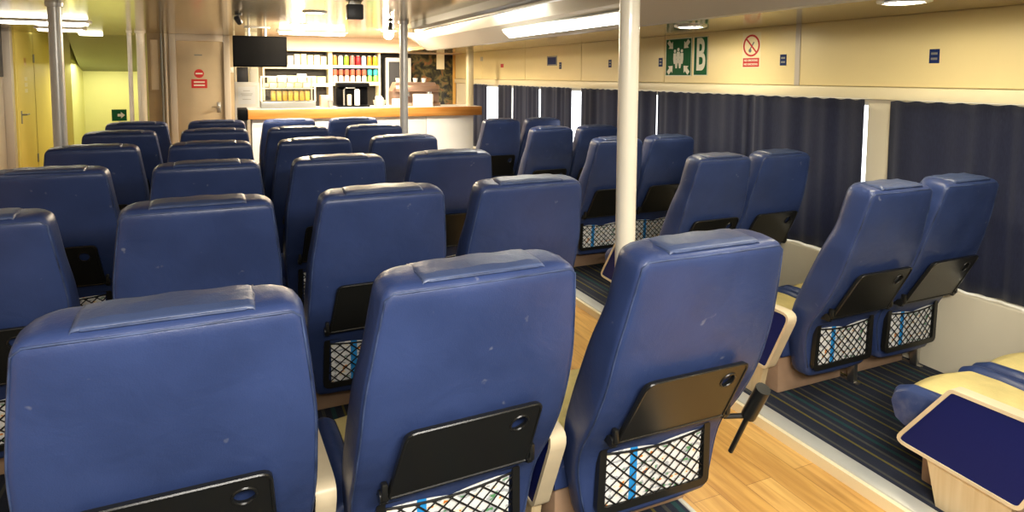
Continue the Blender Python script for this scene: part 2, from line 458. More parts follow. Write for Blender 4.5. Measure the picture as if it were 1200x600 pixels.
def tray_bm(hw):
    """thin black table leaning on the back, finger hole near its upper right corner"""
    wt, wb = hw*.30+.098, hw*.30+.115
    z1, z0 = .700, .462
    def f(u, v, d):     # d: outwards (-y)
        t = (v-z0)/(z1-z0)
        return (u, Y0+.197-.128*t-d, v)
    bm = bmesh.new()
    H = [Vector((wt-.056+.025*math.cos(a), z1-.062+.026*math.sin(a))) for a in [2*PI*k/20 for k in range(20)]]
    out = round_poly([(-wb, z0), (wb, z0), (wt, z1), (-wt, z1)], [.012, .012, .03, .03], 4)
    # two rings: plate = outline with a bridge to the hole (built by bmesh fill)
    for d0 in (.014, .0):
        t = bmesh.new()
        a = [t.verts.new((p[0], p[1], 0)) for p in out]; h = [t.verts.new((p[0], p[1], 0)) for p in H]
        es = [t.edges.new((a[i], a[(i+1) % len(a)])) for i in range(len(a))]+[t.edges.new((h[i], h[(i+1) % len(h)])) for i in range(len(h))]
        bmesh.ops.triangle_fill(t, use_beauty=True, use_dissolve=False, edges=es)
        for v in t.verts: v.co = f(v.co.x, v.co.y, d0)
        merge(bm, t)
    def wall(loop):
        A = [bm.verts.new(f(p[0], p[1], 0)) for p in loop]; B = [bm.verts.new(f(p[0], p[1], .014)) for p in loop]
        for i in range(len(loop)):
            j = (i+1) % len(loop); bm.faces.new((A[i], A[j], B[j], B[i]))
    wall(out); wall(H)
    bmesh.ops.remove_doubles(bm, verts=bm.verts[:], dist=1e-5)
    # raised rim and ring round the hole
    tube_bm(bm, [f(p[0], p[1], .013) for p in offset_poly(out, .004)], .0045, 6, True)
    tube_bm(bm, [f(p[0], p[1], .014) for p in H], .0035, 6, True)
    return bm

def hinge_bm(s, hw):
    bm = bmesh.new(); x = s*(hw*.30+.123)
    t = cyl_bm(.017, .022, 14); merge(bm, t, 0, Matrix.Translation((x, Y0+.192, .470)) @ Matrix.Rotation(PI/2, 4, 'Y'))
    bm_box(bm, x-.009, x+.009, Y0+.180, Y0+.272, .452, .470, .004)
    bm_box(bm, x-.008, x+.008, Y0+.166, Y0+.186, .470, .515, .004)
    return bm

def pocket_pt(u, v, d):      # lower pocket plane: v = z
    return (u, Y0+.268+(.20-v)*-.0-max(0, v-.33)*.10-d, v)

def frame_bm(hw):
    w = hw*.45+.088
    o = round_poly([(-w, .185), (w, .185), (w-.006, .405), (-w+.006, .405)], [.03, .03, .01, .01], 4)
    i = round_poly([(-w+.024, .209), (w-.024, .209), (w-.030, .403), (-w+.030, .403)], [.016, .016, .002, .002], 4)
    bm = bmesh.new(); prism_bm(bm, o, pocket_pt, -.012, .010, hole=i)
    return bm

def net_bm(hw):
    w = hw*.45+.064; z0, z1 = .207, .385
    bm = bmesh.new()
    def P(u, v):
        sag = .012*(1-(u/w)**2)*max(0, (v-z0)/(z1-z0))
        bulge = .010*(1-(u/w)**2)*(1-((v-z0)/(z1-z0)-.6)**2*1.2)
        return pocket_pt(u, v-sag, .004+max(0, bulge))
    nx = 8; pw = 2*w/nx; slope = (z1-z0)/(6*pw/1.0)*1.0
    dz = (z1-z0)/4.2          # five diamonds high
    k = dz/pw
    def line(u0, sgn):
        pts = []
        for i in range(21):
            v = z0+(z1-z0)*i/20; u = u0+sgn*(v-z0)/k
            if -w <= u <= w: pts.append((u, v))
        if len(pts) > 1: tube_bm(bm, [P(*q) for q in pts], .0027, 4)
    for i in range(-6, nx+7):
        u0 = -w+i*pw
        line(u0, 1); line(u0, -1)
    tube_bm(bm, [P(-w+2*w*i/16, z1) for i in range(17)], .0035, 6)
    return bm

def pad_bm(hw):
    bm = bmesh.new()
    w = hw*.5+.013
    # flap lying over the top edge and down the front
    prof = [(.016, 1.073), (.008, 1.080), (.013, 1.0865), (.035, 1.0905), (.085, 1.0930), (.122, 1.0930), (.152, 1.084), (.174, 1.05), (.184, .98), (.186, .90), (.165, .89), (.155, .98), (.14, 1.05), (.10, 1.075), (.05, 1.073)]
    prof = round_poly([Vector(p) for p in prof], .006, 2)
    def f(u, v, d): return (d, u+Y0, v)
    n = len(prof); rings = []
    cx = sum(p[0] for p in prof)/n; cz = sum(p[1] for p in prof)/n
    xs = [-w, -w+.004, -w+.012]+[-w+.012+(2*w-.024)*k/10 for k in range(1, 10)]+[w-.012, w-.004, w]
    for x in xs:
        e = min(x+w, w-x); sh = .0 if e > .011 else (.0022 if e > .002 else .0075)
        puff = .0035*math.sin(PI*(x+w)/(2*w)); R = []
        for i, p in enumerate(prof):
            q = p.copy()
            a = Vector(prof[i-1]); b = Vector(prof[(i+1) % n]); t = (b-a).normalized(); nrm = Vector((t.y, -t.x))
            if nrm.dot(p-Vector((.07, 1.04))) < 0: nrm = nrm
            q = p-Vector((0, sh)) if p.y > 1.0785 else p
            if p.y > 1.0885: q = q+Vector((0, puff+.0018*math.sin(x*55+1)*math.sin(p.x*60)))
            R.append(bm.verts.new((x, q[0]+Y0, q[1])))
        rings.append(R)
    for A, B in zip(rings, rings[1:]):
        for i in range(n): bm.faces.new((A[i], A[(i+1) % n], B[(i+1) % n], B[i]))
    bm.faces.new(rings[0][::-1]); bm.faces.new(rings[-1])
    return bm

def pad_seam_bm(hw):
    bm = bmesh.new(); w = hw*.5+.013
    tube_bm(bm, [(-w+.002, Y0+.145, 1.083), (-w+.001, Y0+.07, 1.0855), (-w+.004, Y0+.020, 1.081), (-w+.02, Y0+.0095, 1.0795), (0, Y0+.0085, 1.080),
                 (w-.02, Y0+.0095, 1.0795), (w-.004, Y0+.020, 1.081), (w-.001, Y0+.07, 1.0855), (w-.002, Y0+.145, 1.083)], .003, 6)
    return bm

def cushion_bm(x0, x1, puff=.012):
    """rounded slab between x0 and x1, front edge rolled over"""
    prof = [(.40, .20), (.40, .33), (.55, .345), (.75, .352), (.86, .345), (.915, .315), (.925, .27), (.905, .21), (.86, .195)]
    prof = round_poly([Vector(p) for p in prof], [.01, .02, .2, .2, .06, .03, .03, .02, .02], 3)
    bm = bmesh.new(); n = len(prof); rings = []
    for k in range(9):
        t = k/8; x = x0+(x1-x0)*t; s = math.sin(PI*t); sq = min(1, .55+1.6*s)
        R = []
        for p in prof:
            z = p.y+(puff*(s-.6) if p.y > .3 else 0); y = p.x+(puff*.6*(s-.6) if p.x > .88 else 0)
            R.append(bm.verts.new((x, y+Y0, z)))
        rings.append(R)
    for A, B in zip(rings, rings[1:]):
        for i in range(n): bm.faces.new((A[i], A[(i+1) % n], B[(i+1) % n], B[i]))
    bm.faces.new(rings[0][::-1]); bm.faces.new(rings[-1]); return bm

ARM = [(.275, .470), (.415, .150), (.850, .165), (.650, .458)]
def arm_outline(): return round_poly([Vector(p) for p in ARM], [.045, .04, .03, .035], 5)

def arm_panel_bm(x):
    bm = bmesh.new(); o = offset_poly(arm_outline(), .010)
    prism_bm(bm, o, lambda u, v, d: (x+d, u+Y0, v), -.022, .022); return bm

def arm_trim_bm(x):
    bm = bmesh.new(); o = arm_outline(); i = offset_poly(o, .013)
    prism_bm(bm, o, lambda u, v, d: (x+d, u+Y0, v), -.027, .027, hole=i); return bm

def make_seat(hw, arm_x):
    root = empty('ferry_seat', (0, 0, 0), 'seat', 'seat')
    sh = mesh_obj('backrest', shell_bm(hw), M['leather'], root, True)
    mesh_obj('piping', piping_bm(hw), M['piping'], sh, True)
    p = mesh_obj('headrest_pad', pad_bm(hw), M['pad'], root, True, angle=50)
    mesh_obj('seam', pad_seam_bm(hw), M['piping'], p, True)
    t = mesh_obj('tray_table', tray_bm(hw), M['black'], root, True, angle=30)
    for s in (-1, 1): mesh_obj('tray_hinge', hinge_bm(s, hw), M['black'], t, True, angle=35)
    f = mesh_obj('pocket_frame', frame_bm(hw), M['black'], root, True, angle=35)
    mesh_obj('pocket_net', net_bm(hw), M['net'], f, True)
    mesh_obj('seat_cushion', cushion_bm(-hw+.075, hw-.075, .014), M['yellow'], root, True, angle=60)
    for s in (-1, 1):
        a, b = sorted((s*(hw-.075), s*(hw+.002)))
        bo = mesh_obj('cushion_bolster', cushion_bm(a, b, .02), M['leather'], root, True, angle=60)
    bm = bmesh.new(); bm_box(bm, -hw+.02, hw-.02, Y0+.44, Y0+.80, 0, .20, .008)
    mesh_obj('pedestal', bm, M['tan'], root, True, angle=35)
    bm = bmesh.new(); bm_box(bm, hw-.026, hw, Y0+.36, Y0+.40, 0, .17, .003); bm_box(bm, hw-.026, hw, Y0+.34, Y0+.80, 0, .008, .002)
    if hw < .27: mesh_obj('leg', bm, M['steel'], root, True, angle=35)
    else: bm.free()
    if arm_x: add_arm(root, arm_x)
    return root

def add_arm(root, x):
    a = mesh_obj('armrest', arm_panel_bm(x), M['navycloth'], root, True, angle=35)
    mesh_obj('armrest_trim', arm_trim_bm(x), M['cream'], a, True, angle=35)
    bm = bmesh.new(); prism_bm(bm, [Vector((.47, 0)), Vector((.68, 0)), Vector((.72, .160)), Vector((.44, .150))], lambda u, v, d: (x+d, u+Y0, v), -.018, .018)
    mesh_obj('armrest_support', bm, M['palewood'], a)
    return a

def add_lever(root, x):
    bm = bmesh.new()
    a, b, c = Vector((x, Y0+.13, .555)), Vector((x, Y0+.19, .435)), Vector((x, Y0+.265, .27))
    tube_bm(bm, [a, a+(b-a)*.05, b-(b-a)*.1, b], .024, 12)
    tube_bm(bm, [b, c], .009, 10)
    tube_bm(bm, [b+Vector((0, 0, .0)), (x-.06, Y0+.24, .42)], .009, 8)
    o = mesh_obj('aisle_lever', bm, M['black'], root, True, angle=40)
    return o

def copy_tree(o, parent=None):
    c = o.copy(); C.objects.link(c)
    if parent: c.parent = parent
    for ch in list(o.children): copy_tree(ch, c)
    return c

HL, HR = .290, .240
PLZ = .05
proto_l = make_seat(HL, -.335)
proto_r = make_seat(HR, -.302)           # window-side aisle seat with armrest on the aisle
proto_w = make_seat(HR, None)            # seat against the windows

rows_c = [1.37, 2.50, 3.61, 4.70, 5.82, 6.87]
cols = {'a': -.80, 'b': -.113, 'c': .562, 'd': 1.222}
rname = ['row nearest the camera', 'second row from the camera', 'third row from the camera', 'fourth row from the camera', 'second row from the bar', 'row nearest the bar']
cname = {'a': 'beside the far yellow-door aisle', 'b': 'one in from the yellow-door aisle', 'c': 'one in from the wooden-floor aisle', 'd': 'beside the wooden-floor aisle'}
tint = {}
seats = {}
GC = 'navy leather seats of the middle block'; GW = 'navy leather seats by the windows'
first = True
for i, y in enumerate(rows_c):
    for k, x in cols.items():
        if i == 0 and k == 'a': continue
        o = proto_l if first else copy_tree(proto_l); first = False
        dx, dy, rz = {('b', 0): (-.006, -.025, 0), ('c', 0): (-.018, 0, 1.5), ('d', 0): (.006, -.03, -.5), ('b', 1): (0, 0, 1), ('c', 1): (0, .01, 1)}.get((k, i), (random.uniform(-.006, .006), 0, random.uniform(-.2, .5)))
        o.location = (x+dx, y+dy-Y0, PLZ); o.rotation_euler.z = math.radians(rz)
        tag(o, 'navy seat %s, %s of middle block' % (cname[k], rname[i]), 'seat', GC); seats[k+str(i+1)] = o
rows_w = [.70, 1.78, 2.87, 3.98, 5.05, 6.17]
xe = [2.630, 2.645, 2.665, 2.668, 2.668, 2.65]
wname = ['partly out of frame with yellow cushion showing', 'second pair from the camera', 'third pair from the camera', 'pair behind the white pole', 'second pair from the bar', 'pair nearest the bar']
for i, y in enumerate(rows_w):
    for j, (pr, nm) in enumerate(((proto_r, 'aisle-side seat of window block'), (proto_w, 'curtain-side seat of window block'))):
        o = pr if i == 0 else copy_tree(pr)
        o.location = (xe[i]+.492*j+random.uniform(-.004, .004), y-Y0, PLZ); o.rotation_euler.z = math.radians(random.uniform(-.2, .2))
        tag(o, 'navy %s, %s' % (nm, wname[i]), 'seat', GW); seats['ef'[j]+str(i+1)] = o
add_lever(seats['d1'], HL+.026)

# brochures in the seat pockets that can be seen
def brochure(seat, key, dx, m, w, h, what, rz=0):
    hw = HL if key[0] in 'abcd' else HR
    bm = bmesh.new(); bm_box(bm, -w/2, w/2, -.0015, .0015, -h/2, h/2)
    bmesh.ops.subdivide_edges(bm, edges=bm.edges[:], cuts=3, use_grid_fill=True)
    for v in bm.verts: v.co.y -= .004*(1-(2*v.co.x/w)**2)
    o = mesh_obj('brochure', bm, m, None, True, angle=40)
    mw = Matrix.Translation(seat.location) @ Matrix.Rotation(seat.rotation_euler.z, 4, 'Z')
    o.matrix_world = mw @ Matrix.Translation((dx, Y0+.266, .195+h/2)) @ Matrix.Rotation(rz, 4, 'Y') @ Matrix.Rotation(math.radians(2), 4, 'X')
    lab = seat['label'].replace('navy ', '').replace('seat ', 'seat ', 1)
    names = {'d1': 'nearest seat beside the wooden floor', 'c1': 'nearest seat one in from the wooden floor', 'c2': 'second-row seat one in from wooden floor',
             'd2': 'second-row seat beside the wooden floor', 'a2': 'second-row seat on the yellow-door side', 'd3': 'third-row seat beside the wooden floor', 'a3': 'third-row seat on the yellow-door side',
             'e2': 'second aisle-side seat by the windows', 'f2': 'second curtain-side seat by the windows', 'e3': 'third aisle-side seat by the windows', 'f3': 'third curtain-side seat by the windows',
             'e4': 'aisle-side seat behind white pole', 'f4': 'curtain-side seat beyond the white pole', 'e6': 'aisle-side window seat nearest bar', 'e5': 'second window-block aisle seat from bar', 'b2': 'second-row seat one in from yellow-door aisle',
             'c3': 'third-row seat one in from wooden floor'}
    tag(o, '%s in pocket of %s' % (what, names[key]), 'brochure', 'brochures in the seat pockets')
for key in ('d1', 'c1', 'c2', 'd2', 'a3', 'a2', 'c3', 'd3', 'e2', 'f2', 'e3', 'f3', 'e4', 'f4', 'e6'):
    W = (HL if key[0] in 'abcd' else HR)*.45+.062
    s = seats[key]
    brochure(s, key, -W/2+.006, M['bro_blue'], W-.008, .222+random.uniform(0, .012), 'white brochure with blue stripe', random.uniform(-.02, .02))
    brochure(s, key, W/2-.006, M['bro_plain'], W-.008, .226+random.uniform(0, .012), 'white brochure with orange marks', random.uniform(-.02, .02))

# ------------------------------------------------------------------ the setting
XR, XL, YB, YF = 3.50, -2.55, -1.6, 10.2
CZ, LZ = 2.15, 1.955
struct(box('floor', XL-.3, XR+.3, YB-.2, 13.4, -.1, 0, M['floor']))
struct(box('floor_carpet_window_side', 2.285, XR-.09, YB, YF, 0, PLZ, M['carpet']))
struct(box('floor_carpet_middle', -1.12, 1.47, YB, 7.75, 0, PLZ, M['carpet']))
# nosings
def nosing(name, x0, x1, y0, y1):
    bm = bmesh.new(); bm_box(bm, x0, x1, y0, y1, .0, PLZ+.004, .004, 2); o = mesh_obj(name, bm, M['nosing'], None, True, angle=30); return struct(o)
nosing('trim_1', 2.205, 2.285, YB, YF)
struct(box('trim_2', 2.185, 2.205, YB, YF, 0, PLZ-.004, M['ledge']))
nosing('trim_3', 1.47, 1.49, YB, 7.75)
nosing('trim_4', -1.14, -1.12, YB, 7.75)

# right wall: lower panel, window band with openings, upper lining
wins = [(-.9, 2.40), (2.605, 5.70), (5.86, 8.02), (8.16, 9.60)]
bm = bmesh.new()
bm_box(bm, XR, XR+.12, YB, YF, 0, .56)
bm_box(bm, XR, XR+.12, YB, YF, 1.46, CZ)
ys = [YB]+[v for w in wins for v in w]+[YF]
for a, b in zip(ys[::2], ys[1::2]): bm_box(bm, XR, XR+.12, a, b, .56, 1.46)
bm_box(bm, XR-.09, XR, YB, YF, 0, .50, .012, 3)
struct(mesh_obj('wall_right', bm, M['lowwall'], None, True, angle=30))
for n, (a, b) in enumerate(wins):
    bm = bmesh.new(); bm_box(bm, XR+.07, XR+.078, a, b, .56, 1.46)
    o = struct(mesh_obj('window_%d' % (n+1), bm, M['windowglass']))
    bm = bmesh.new()
    for (p0, p1, q0, q1) in ((a, b, .56, .585), (a, b, 1.435, 1.46), (a, a+.025, .585, 1.435), (b-.025, b, .585, 1.435)):
        bm_box(bm, XR+.05, XR+.1, p0, p1, q0, q1)
    mesh_obj('window_frame', bm, M['white'], o)
# upper wall lining panels with joints
bm = bmesh.new()
js = [YB, -.6, .6, 1.7, 3.12, 4.545, 5.98, 7.40, 8.93, YF]
for a, b in zip(js, js[1:]): bm_box(bm, XR-.02, XR, a+.004, b-.004, 1.55, LZ, .003, 1)
struct(mesh_obj('wall_right_lining', bm, M['wall'], None))
struct(box('trim_5', XR-.035, XR, YB, YF, 1.475, 1.546, M['ledge'], bev=.008))
struct(box('trim_6', XR-.024, XR-.002, 3.10, 3.14, 1.55, LZ, M['doorframe']))
# other walls
struct(box('wall_left', XL-.1, XL, YB, 10.10, 0, CZ+.05, M['doorframe']))
struct(box('wall_back', XL-.1, XR+.1, YB-.1, YB, 0, CZ+.05, M['lowwall']))

# ceilings
struct(box('ceiling', XL-.1, 1.80, YB, 10.75, CZ, CZ+.06, M['ceil']))
struct(box('ceiling_recess', 1.80, 2.40, YB, 8.1, CZ+.03, CZ+.09, M['ceil']))
struct(box('ceiling_bar', 1.80, XR, 8.1, YF+.1, CZ, CZ+.06, M['ceil']))
struct(box('ceiling_low', 2.44, XR, YB, YF, LZ, LZ+.05, M['lowceil']))
# beam along the aisle
bm = bmesh.new(); bm_box(bm, 1.76, 1.88, YB, 6.55, 2.085, CZ+.03, .006, 1)
struct(mesh_obj('ceiling_beam', bm, M['grey'], None, True, angle=30))
struct(box('trim_7', 1.86, 1.90, YB, 6.55, 2.07, 2.085, M['greyduct']))
# duct casing at the edge of the low ceiling
bm = bmesh.new()
prism_bm(bm, [Vector(p) for p in ((2.20, CZ+.03), (2.24, 2.055), (2.40, 1.925), (2.47, 1.925), (2.47, CZ+.03))], lambda u, v, d: (u, d, v), YB, 8.05)
struct(mesh_obj('ceiling_duct', bm, M['greyduct']))
bm = bmesh.new()
prism_bm(bm, [Vector(p) for p in ((2.05, 2.15), (2.47, 2.15), (2.47, 1.925), (2.40, 1.925))], lambda u, v, d: (u, d, v), 8.05, 8.12)
struct(mesh_obj('trim_8', bm, M['greyduct']))

# ------------------------------------------------------------------ lamps
def disc_lamp(x, y, z, label, r=.085, m='lamp'):
    e = empty('ceiling_downlight', (x, y, z), label, 'ceiling light', 'round downlights')
    mesh_obj('rim', lathe_bm([(r+.028, 0), (r+.026, -.008), (r+.004, -.014), (r, -.008), (r, 0)], 28), M['steel'], e, True, angle=40)
    mesh_obj('diffuser', lathe_bm([(r, -.004), (r*.9, -.010), (r*.5, -.014), (.001, -.015)], 28), M[m], e, True)
for y, d in ((1.96, 'round downlight above the curtain-side seats, before the no smoking sign'), (3.57, 'round downlight in low ceiling above the green B sign'), (.35, 'round downlight in low ceiling out of frame'), (-1.0, 'round downlight in low ceiling by the rear wall')):
    disc_lamp(2.95 if y > 3 else 2.84, y, LZ, d)
disc_lamp(.71, 5.87, CZ, 'small round downlight in brass ceiling before the bar', m='lampc')
for x, y, d in ((.72, 3.3, 'ceiling downlight above third row'), (.72, .3, 'ceiling downlight above camera row'), (-1.3, 3.6, 'ceiling downlight above yellow-door aisle rows'), (-1.3, .4, 'ceiling downlight behind yellow-door aisle'), (.72, -1.0, 'ceiling downlight near the rear wall')):
    disc_lamp(x, y, CZ, d, .11, 'lampc')
def tube_lamp(x0, x1, y, label):
    e = empty('ceiling_strip_light', ((x0+x1)/2, y, CZ), label, 'ceiling light', 'strip lights')
    w = (x1-x0)/2
    bm = bmesh.new(); bm_box(bm, -w-.03, w+.03, -.09, .09, -.022, 0, .008)
    mesh_obj('housing', bm, M['white'], e, True, angle=35)
    bm = bmesh.new(); bm_box(bm, -w, w, -.065, .065, -.045, -.021, .015, 3)
    mesh_obj('diffuser', bm, M['tube'], e, True, angle=50)
tube_lamp(-2.25, -1.36, 8.1, 'long strip light on ceiling before the yellow door')
tube_lamp(.60, 1.40, 8.52, 'strip light on ceiling in front of bar shelves')
tube_lamp(-2.07, -1.62, 9.35, 'short strip light on ceiling near vestibule opening')
# recessed panel light and a glowing strip for the bright band on the casing
e = empty('ceiling_panel_light', (2.06, 4.85, CZ+.03), 'bright square panel light in the recess beside grey beam', 'ceiling light')
bm = bmesh.new(); prism_bm(bm, [Vector(p) for p in ((-.18, -.55), (.18, -.55), (.18, .55), (-.18, .55))], lambda u, v, d: (u, v, d), -.02, 0, hole=[Vector(p) for p in ((-.15, -.52), (.15, -.52), (.15, .52), (-.15, .52))])
mesh_obj('frame', bm, M['darkgrey'], e)
bm = bmesh.new(); bm_box(bm, -.15, .15, -.52, .52, -.012, -.002); mesh_obj('diffuser', bm, M['tube'], e)
e = empty('ceiling_panel_light', (2.06, 1.2, CZ+.03), 'square panel light in the recess out of frame', 'ceiling light')
bm = bmesh.new(); bm_box(bm, -.15, .15, -.52, .52, -.012, -.002); mesh_obj('diffuser', bm, M['tube'], e)
e = empty('casing_glow_strip', (2.318, 4.35, 1.988), 'long white glowing strip on the slanted grey casing', 'ceiling light')
e.rotation_euler = (0, math.radians(39.1), 0)
bm = bmesh.new(); bm_box(bm, -.055, .055, -.98, .98, -.016, 0, .006); mesh_obj('housing', bm, M['white'], e, True, angle=35)
bm = bmesh.new(); bm_box(bm, -.045, .045, -.95, .95, -.026, -.014, .006); mesh_obj('diffuser', bm, M['strip'], e, True, angle=35)
# bar spots
for x, y, d in ((.71, 7.27, 'bright spot lamp over the bar shelves next to television'), (1.80, 7.75, 'bright spot lamp over the bar by the steel pole')):
    e = empty('spot_lamp', (x, y, CZ), d, 'spot lamp', 'spot lamps over the bar')
    mesh_obj('housing', lathe_bm([(.095, 0), (.092, -.012), (.075, -.018), (.068, -.010), (.062, -.002)], 20), M['white'], e, True, angle=40)
    bm = bmesh.new(); bmesh.ops.create_uvsphere(bm, u_segments=16, v_segments=10, radius=.058)
    o = mesh_obj('bulb', bm, M['spot'], e, True); o.location = (0, 0, -.055)
# black spots added on the ceiling to brighten the counter front
for x, y, d in ((1.50, 6.38, 'added small black spotlight on the ceiling beside the grey metal pole'), (.10, 6.38, 'added small black spotlight on the ceiling in front of television')):
    e = empty('added_spotlight', (x, y, CZ), d, 'spotlight', 'added black spotlights aimed at the bar')
    mesh_obj('mount', lathe_bm([(.03, 0), (.03, -.012), (.010, -.014), (.010, -.045)], 16), M['darkgrey'], e, True, angle=40)
    h = mesh_obj('head', lathe_bm([(.022, -.05), (.026, -.045), (.026, .025), (.022, .03), (.018, .02)], 16), M['darkgrey'], e, True, angle=40)
    tgt = Vector((x+.25 if x > 1 else x+.9, 8.02, .80)); dv = (tgt-Vector((x, y, CZ-.065))).normalized()
    h.location = (0, 0, -.065); h.rotation_mode = 'QUATERNION'; h.rotation_quaternion = dv.to_track_quat('Z', 'Y')
    l = bpy.data.lights.new('added_spot', 'SPOT'); l.energy = 120; l.color = (1, .93, .80); l.spot_size = math.radians(66); l.spot_blend = .6; l.shadow_soft_size = .02
    o = bpy.data.objects.new('added_spot', l); C.objects.link(o); o.location = Vector((x, y, CZ-.065))+dv*.04
    o.rotation_mode = 'QUATERNION'; o.rotation_quaternion = dv.to_track_quat('-Z', 'Y')
# vestibule lamp
e = empty('ceiling_lamp', (-1.72, 10.45, CZ), 'small square lamp at the vestibule opening', 'ceiling light')
bm = bmesh.new(); bm_box(bm, -.13, .13, -.08, .08, -.03, 0, .008); mesh_obj('diffuser', bm, M['vest'], e, True, angle=35)
# hanging grey box
e = empty('ceiling_sensor', (.90, 5.0, CZ), 'small dark grey box hanging from the brass ceiling', 'sensor')
bm = bmesh.new(); bm_box(bm, -.06, .06, -.05, .05, -.125, -.012, .006); mesh_obj('housing', bm, M['darkgrey'], e, True, angle=35)
bm = bmesh.new(); bm_box(bm, -.045, .045, -.035, .035, -.012, 0, .003); mesh_obj('mount', bm, M['steel'], e, True, angle=35)

# ------------------------------------------------------------------ poles
def pole(x, y, r, m, label, z1=CZ, z0=0.):
    e = empty('handrail_pole', (x, y, z0), label, 'pole', 'floor-to-ceiling poles')
    h = z1-z0
    mesh_obj('tube', lathe_bm([(r, .0), (r, h)], 28), M[m], e, True, angle=40)
    mesh_obj('base_flange', lathe_bm([(r*1.7, 0), (r*1.7, .012), (r*1.25, .03), (r*1.02, .032)], 28), M[m], e, True, angle=40)
    mesh_obj('top_flange', lathe_bm([(r*1.02, h-.03), (r*1.25, h-.028), (r*1.35, h-.003), (r*1.35, h)], 28), M[m], e, True, angle=40)
    return e
pole(1.655, 2.42, .046, 'pole', 'thick glossy white pole between the seats and the aisle')
pole(1.655, 6.46, .042, 'satin', 'grey metal pole standing in front of the bar')
pole(-1.24, 6.10, .048, 'satin', 'pale metal pole before the yellow vestibule')
pole(-1.155, 9.55, .026, 'white', 'thin white post at edge of the lime vestibule')
pole(-1.03, 9.55, .05, 'pole', 'thicker cream post beside the brown wall')

# ------------------------------------------------------------------ curtains
def curtain(y0, y1, label, z1=1.475, z0=.512, side=0):
    bm = bmesh.new(); w = y1-y0; ny = max(12, int(w*46)); nz = 14
    ph = random.uniform(0, 6)
    g = []
    for j in range(nz+1):
        t = j/nz; row = []
        for i in range(ny+1):
            s = i/ny
            amp = .012+.010*(1-t)
            y = y0+w*s
            if side and t < .96: y += side*.018*math.sin(PI*t)*(1-s if side > 0 else s)
            x = 3.447+.5*amp*math.sin(y*56+ph+2.2*math.sin(y*7+ph))*(.6+.4*math.sin(y*11+ph))+.009*math.sin(y*21+ph*2+1.5*math.sin(y*4))
            z = z0+(z1-z0)*t
            if j == nz: z += .004*math.sin(y*56+ph)-.004
            if j == 0: z += .006*math.sin(y*5+ph)
            row.append(bm.verts.new((x, y, z)))
        g.append(row)
    for j in range(nz):
        for i in range(ny): bm.faces.new((g[j][i], g[j][i+1], g[j+1][i+1], g[j+1][i]))
    bmesh.ops.solidify(bm, geom=bm.faces[:], thickness=.004)
    o = mesh_obj('curtain', bm, M['curtain'], None, True)
    return tag(o, label, 'curtain', 'navy window curtains')
curtain(-.85, 2.435, 'wide navy curtain beside the curtain-side seats nearest camera')
curtain(2.585, 3.522, 'navy curtain under the no smoking sign', side=0)
curtain(3.5245, 4.594, 'navy curtain under the green B sign')
curtain(4.60, 5.93, 'navy curtain behind the white pole')
curtain(6.13, 6.912, 'navy curtain just past the bright window gap')
curtain(6.922, 7.702, 'navy curtain with pleats, second past the bright gap')
curtain(7.715, 8.20, 'narrow navy curtain at edge of the white far window')
curtain(8.63, 9.35, 'navy curtain by the end of the bar counter')

# ------------------------------------------------------------------ signs on the window wall
def plate(name, y0, y1, z0, z1, m, x=XR-.02, th=.003, parent=None, bev=0):
    bm = bmesh.new(); bm_box(bm, x-th, x, y0, y1, z0, z1, bev)
    return mesh_obj(name, bm, m, parent)
def poly_on_wall(name, pts, m, x, th=.0015, parent=None, hole=None):
    bm = bmesh.new(); prism_bm(bm, [Vector(p) for p in pts], lambda u, v, d: (x-d, u, v), 0, th, hole=hole)
    return mesh_obj(name, bm, m, parent)
def text_mesh(body, size, m, name, parent, mtx, bold=False, sx=1.):
    cu = bpy.data.curves.new(name, 'FONT'); cu.body = body; cu.size = size; cu.align_x = 'CENTER'; cu.align_y = 'CENTER'; cu.extrude = .0006
    if bold: cu.offset = size*.022
    to = bpy.data.objects.new(name+'_tmp', cu); C.objects.link(to)
    dg = bpy.context.evaluated_depsgraph_get(); me = bpy.data.meshes.new_from_object(to.evaluated_get(dg))
    bpy.data.objects.remove(to); bpy.data.curves.remove(cu)
    me.transform(mtx @ Matrix.Diagonal((sx, 1, 1, 1))); me.materials.clear(); me.materials.append(m); me.name = name
    o = bpy.data.objects.new(name, me); C.objects.link(o)
    if parent: o.parent = parent
    return o
def wall_text(body, y, z, size, m, parent, x, bold=False, sx=1., name='lettering'):
    # text read from inside the cabin on the wall x = const: its right is -Y, its up is Z, facing -X
    mtx = Matrix(((0, 0, -1, x), (-1, 0, 0, y), (0, 1, 0, z), (0, 0, 0, 1)))
    return text_mesh(body, size, m, name, parent, mtx, bold, sx)

xs = XR-.02
# assembly point sign
y0, y1, z0, z1 = 4.185, 4.525, 1.607, 1.925
g = plate('assembly_sign', y0, y1, z0, z1, M['green'], xs); tag(g, 'green and white square assembly point sign on cream wall', 'sign')
cy, cz = (y0+y1)/2, (z0+z1)/2
poly_on_wall('sign_border', [(y0, z0), (y1, z0), (y1, z1), (y0, z1)], M['signwhite'], xs-.003, .001, g,
             hole=[Vector(p) for p in ((y0+.007, z0+.007), (y1-.007, z0+.007), (y1-.007, z1-.007), (y0+.007, z1-.007))])
for sy in (-1, 1):
    for sz in (-1, 1):
        d = Vector((-sy, -sz)).normalized(); n = Vector((-d.y, d.x)); tip = Vector((cy, cz))+Vector((sy, sz))*.072; tail = Vector((cy, cz))+Vector((sy, sz))*.135
        k = tip-d*.045
        pts = [tip, k+n*.040, k+n*.018, tail+n*.018, tail-n*.018, k-n*.018, k-n*.040]
        poly_on_wall('arrow', pts, M['signwhite'], xs-.003, .0015, g)
bm = bmesh.new()
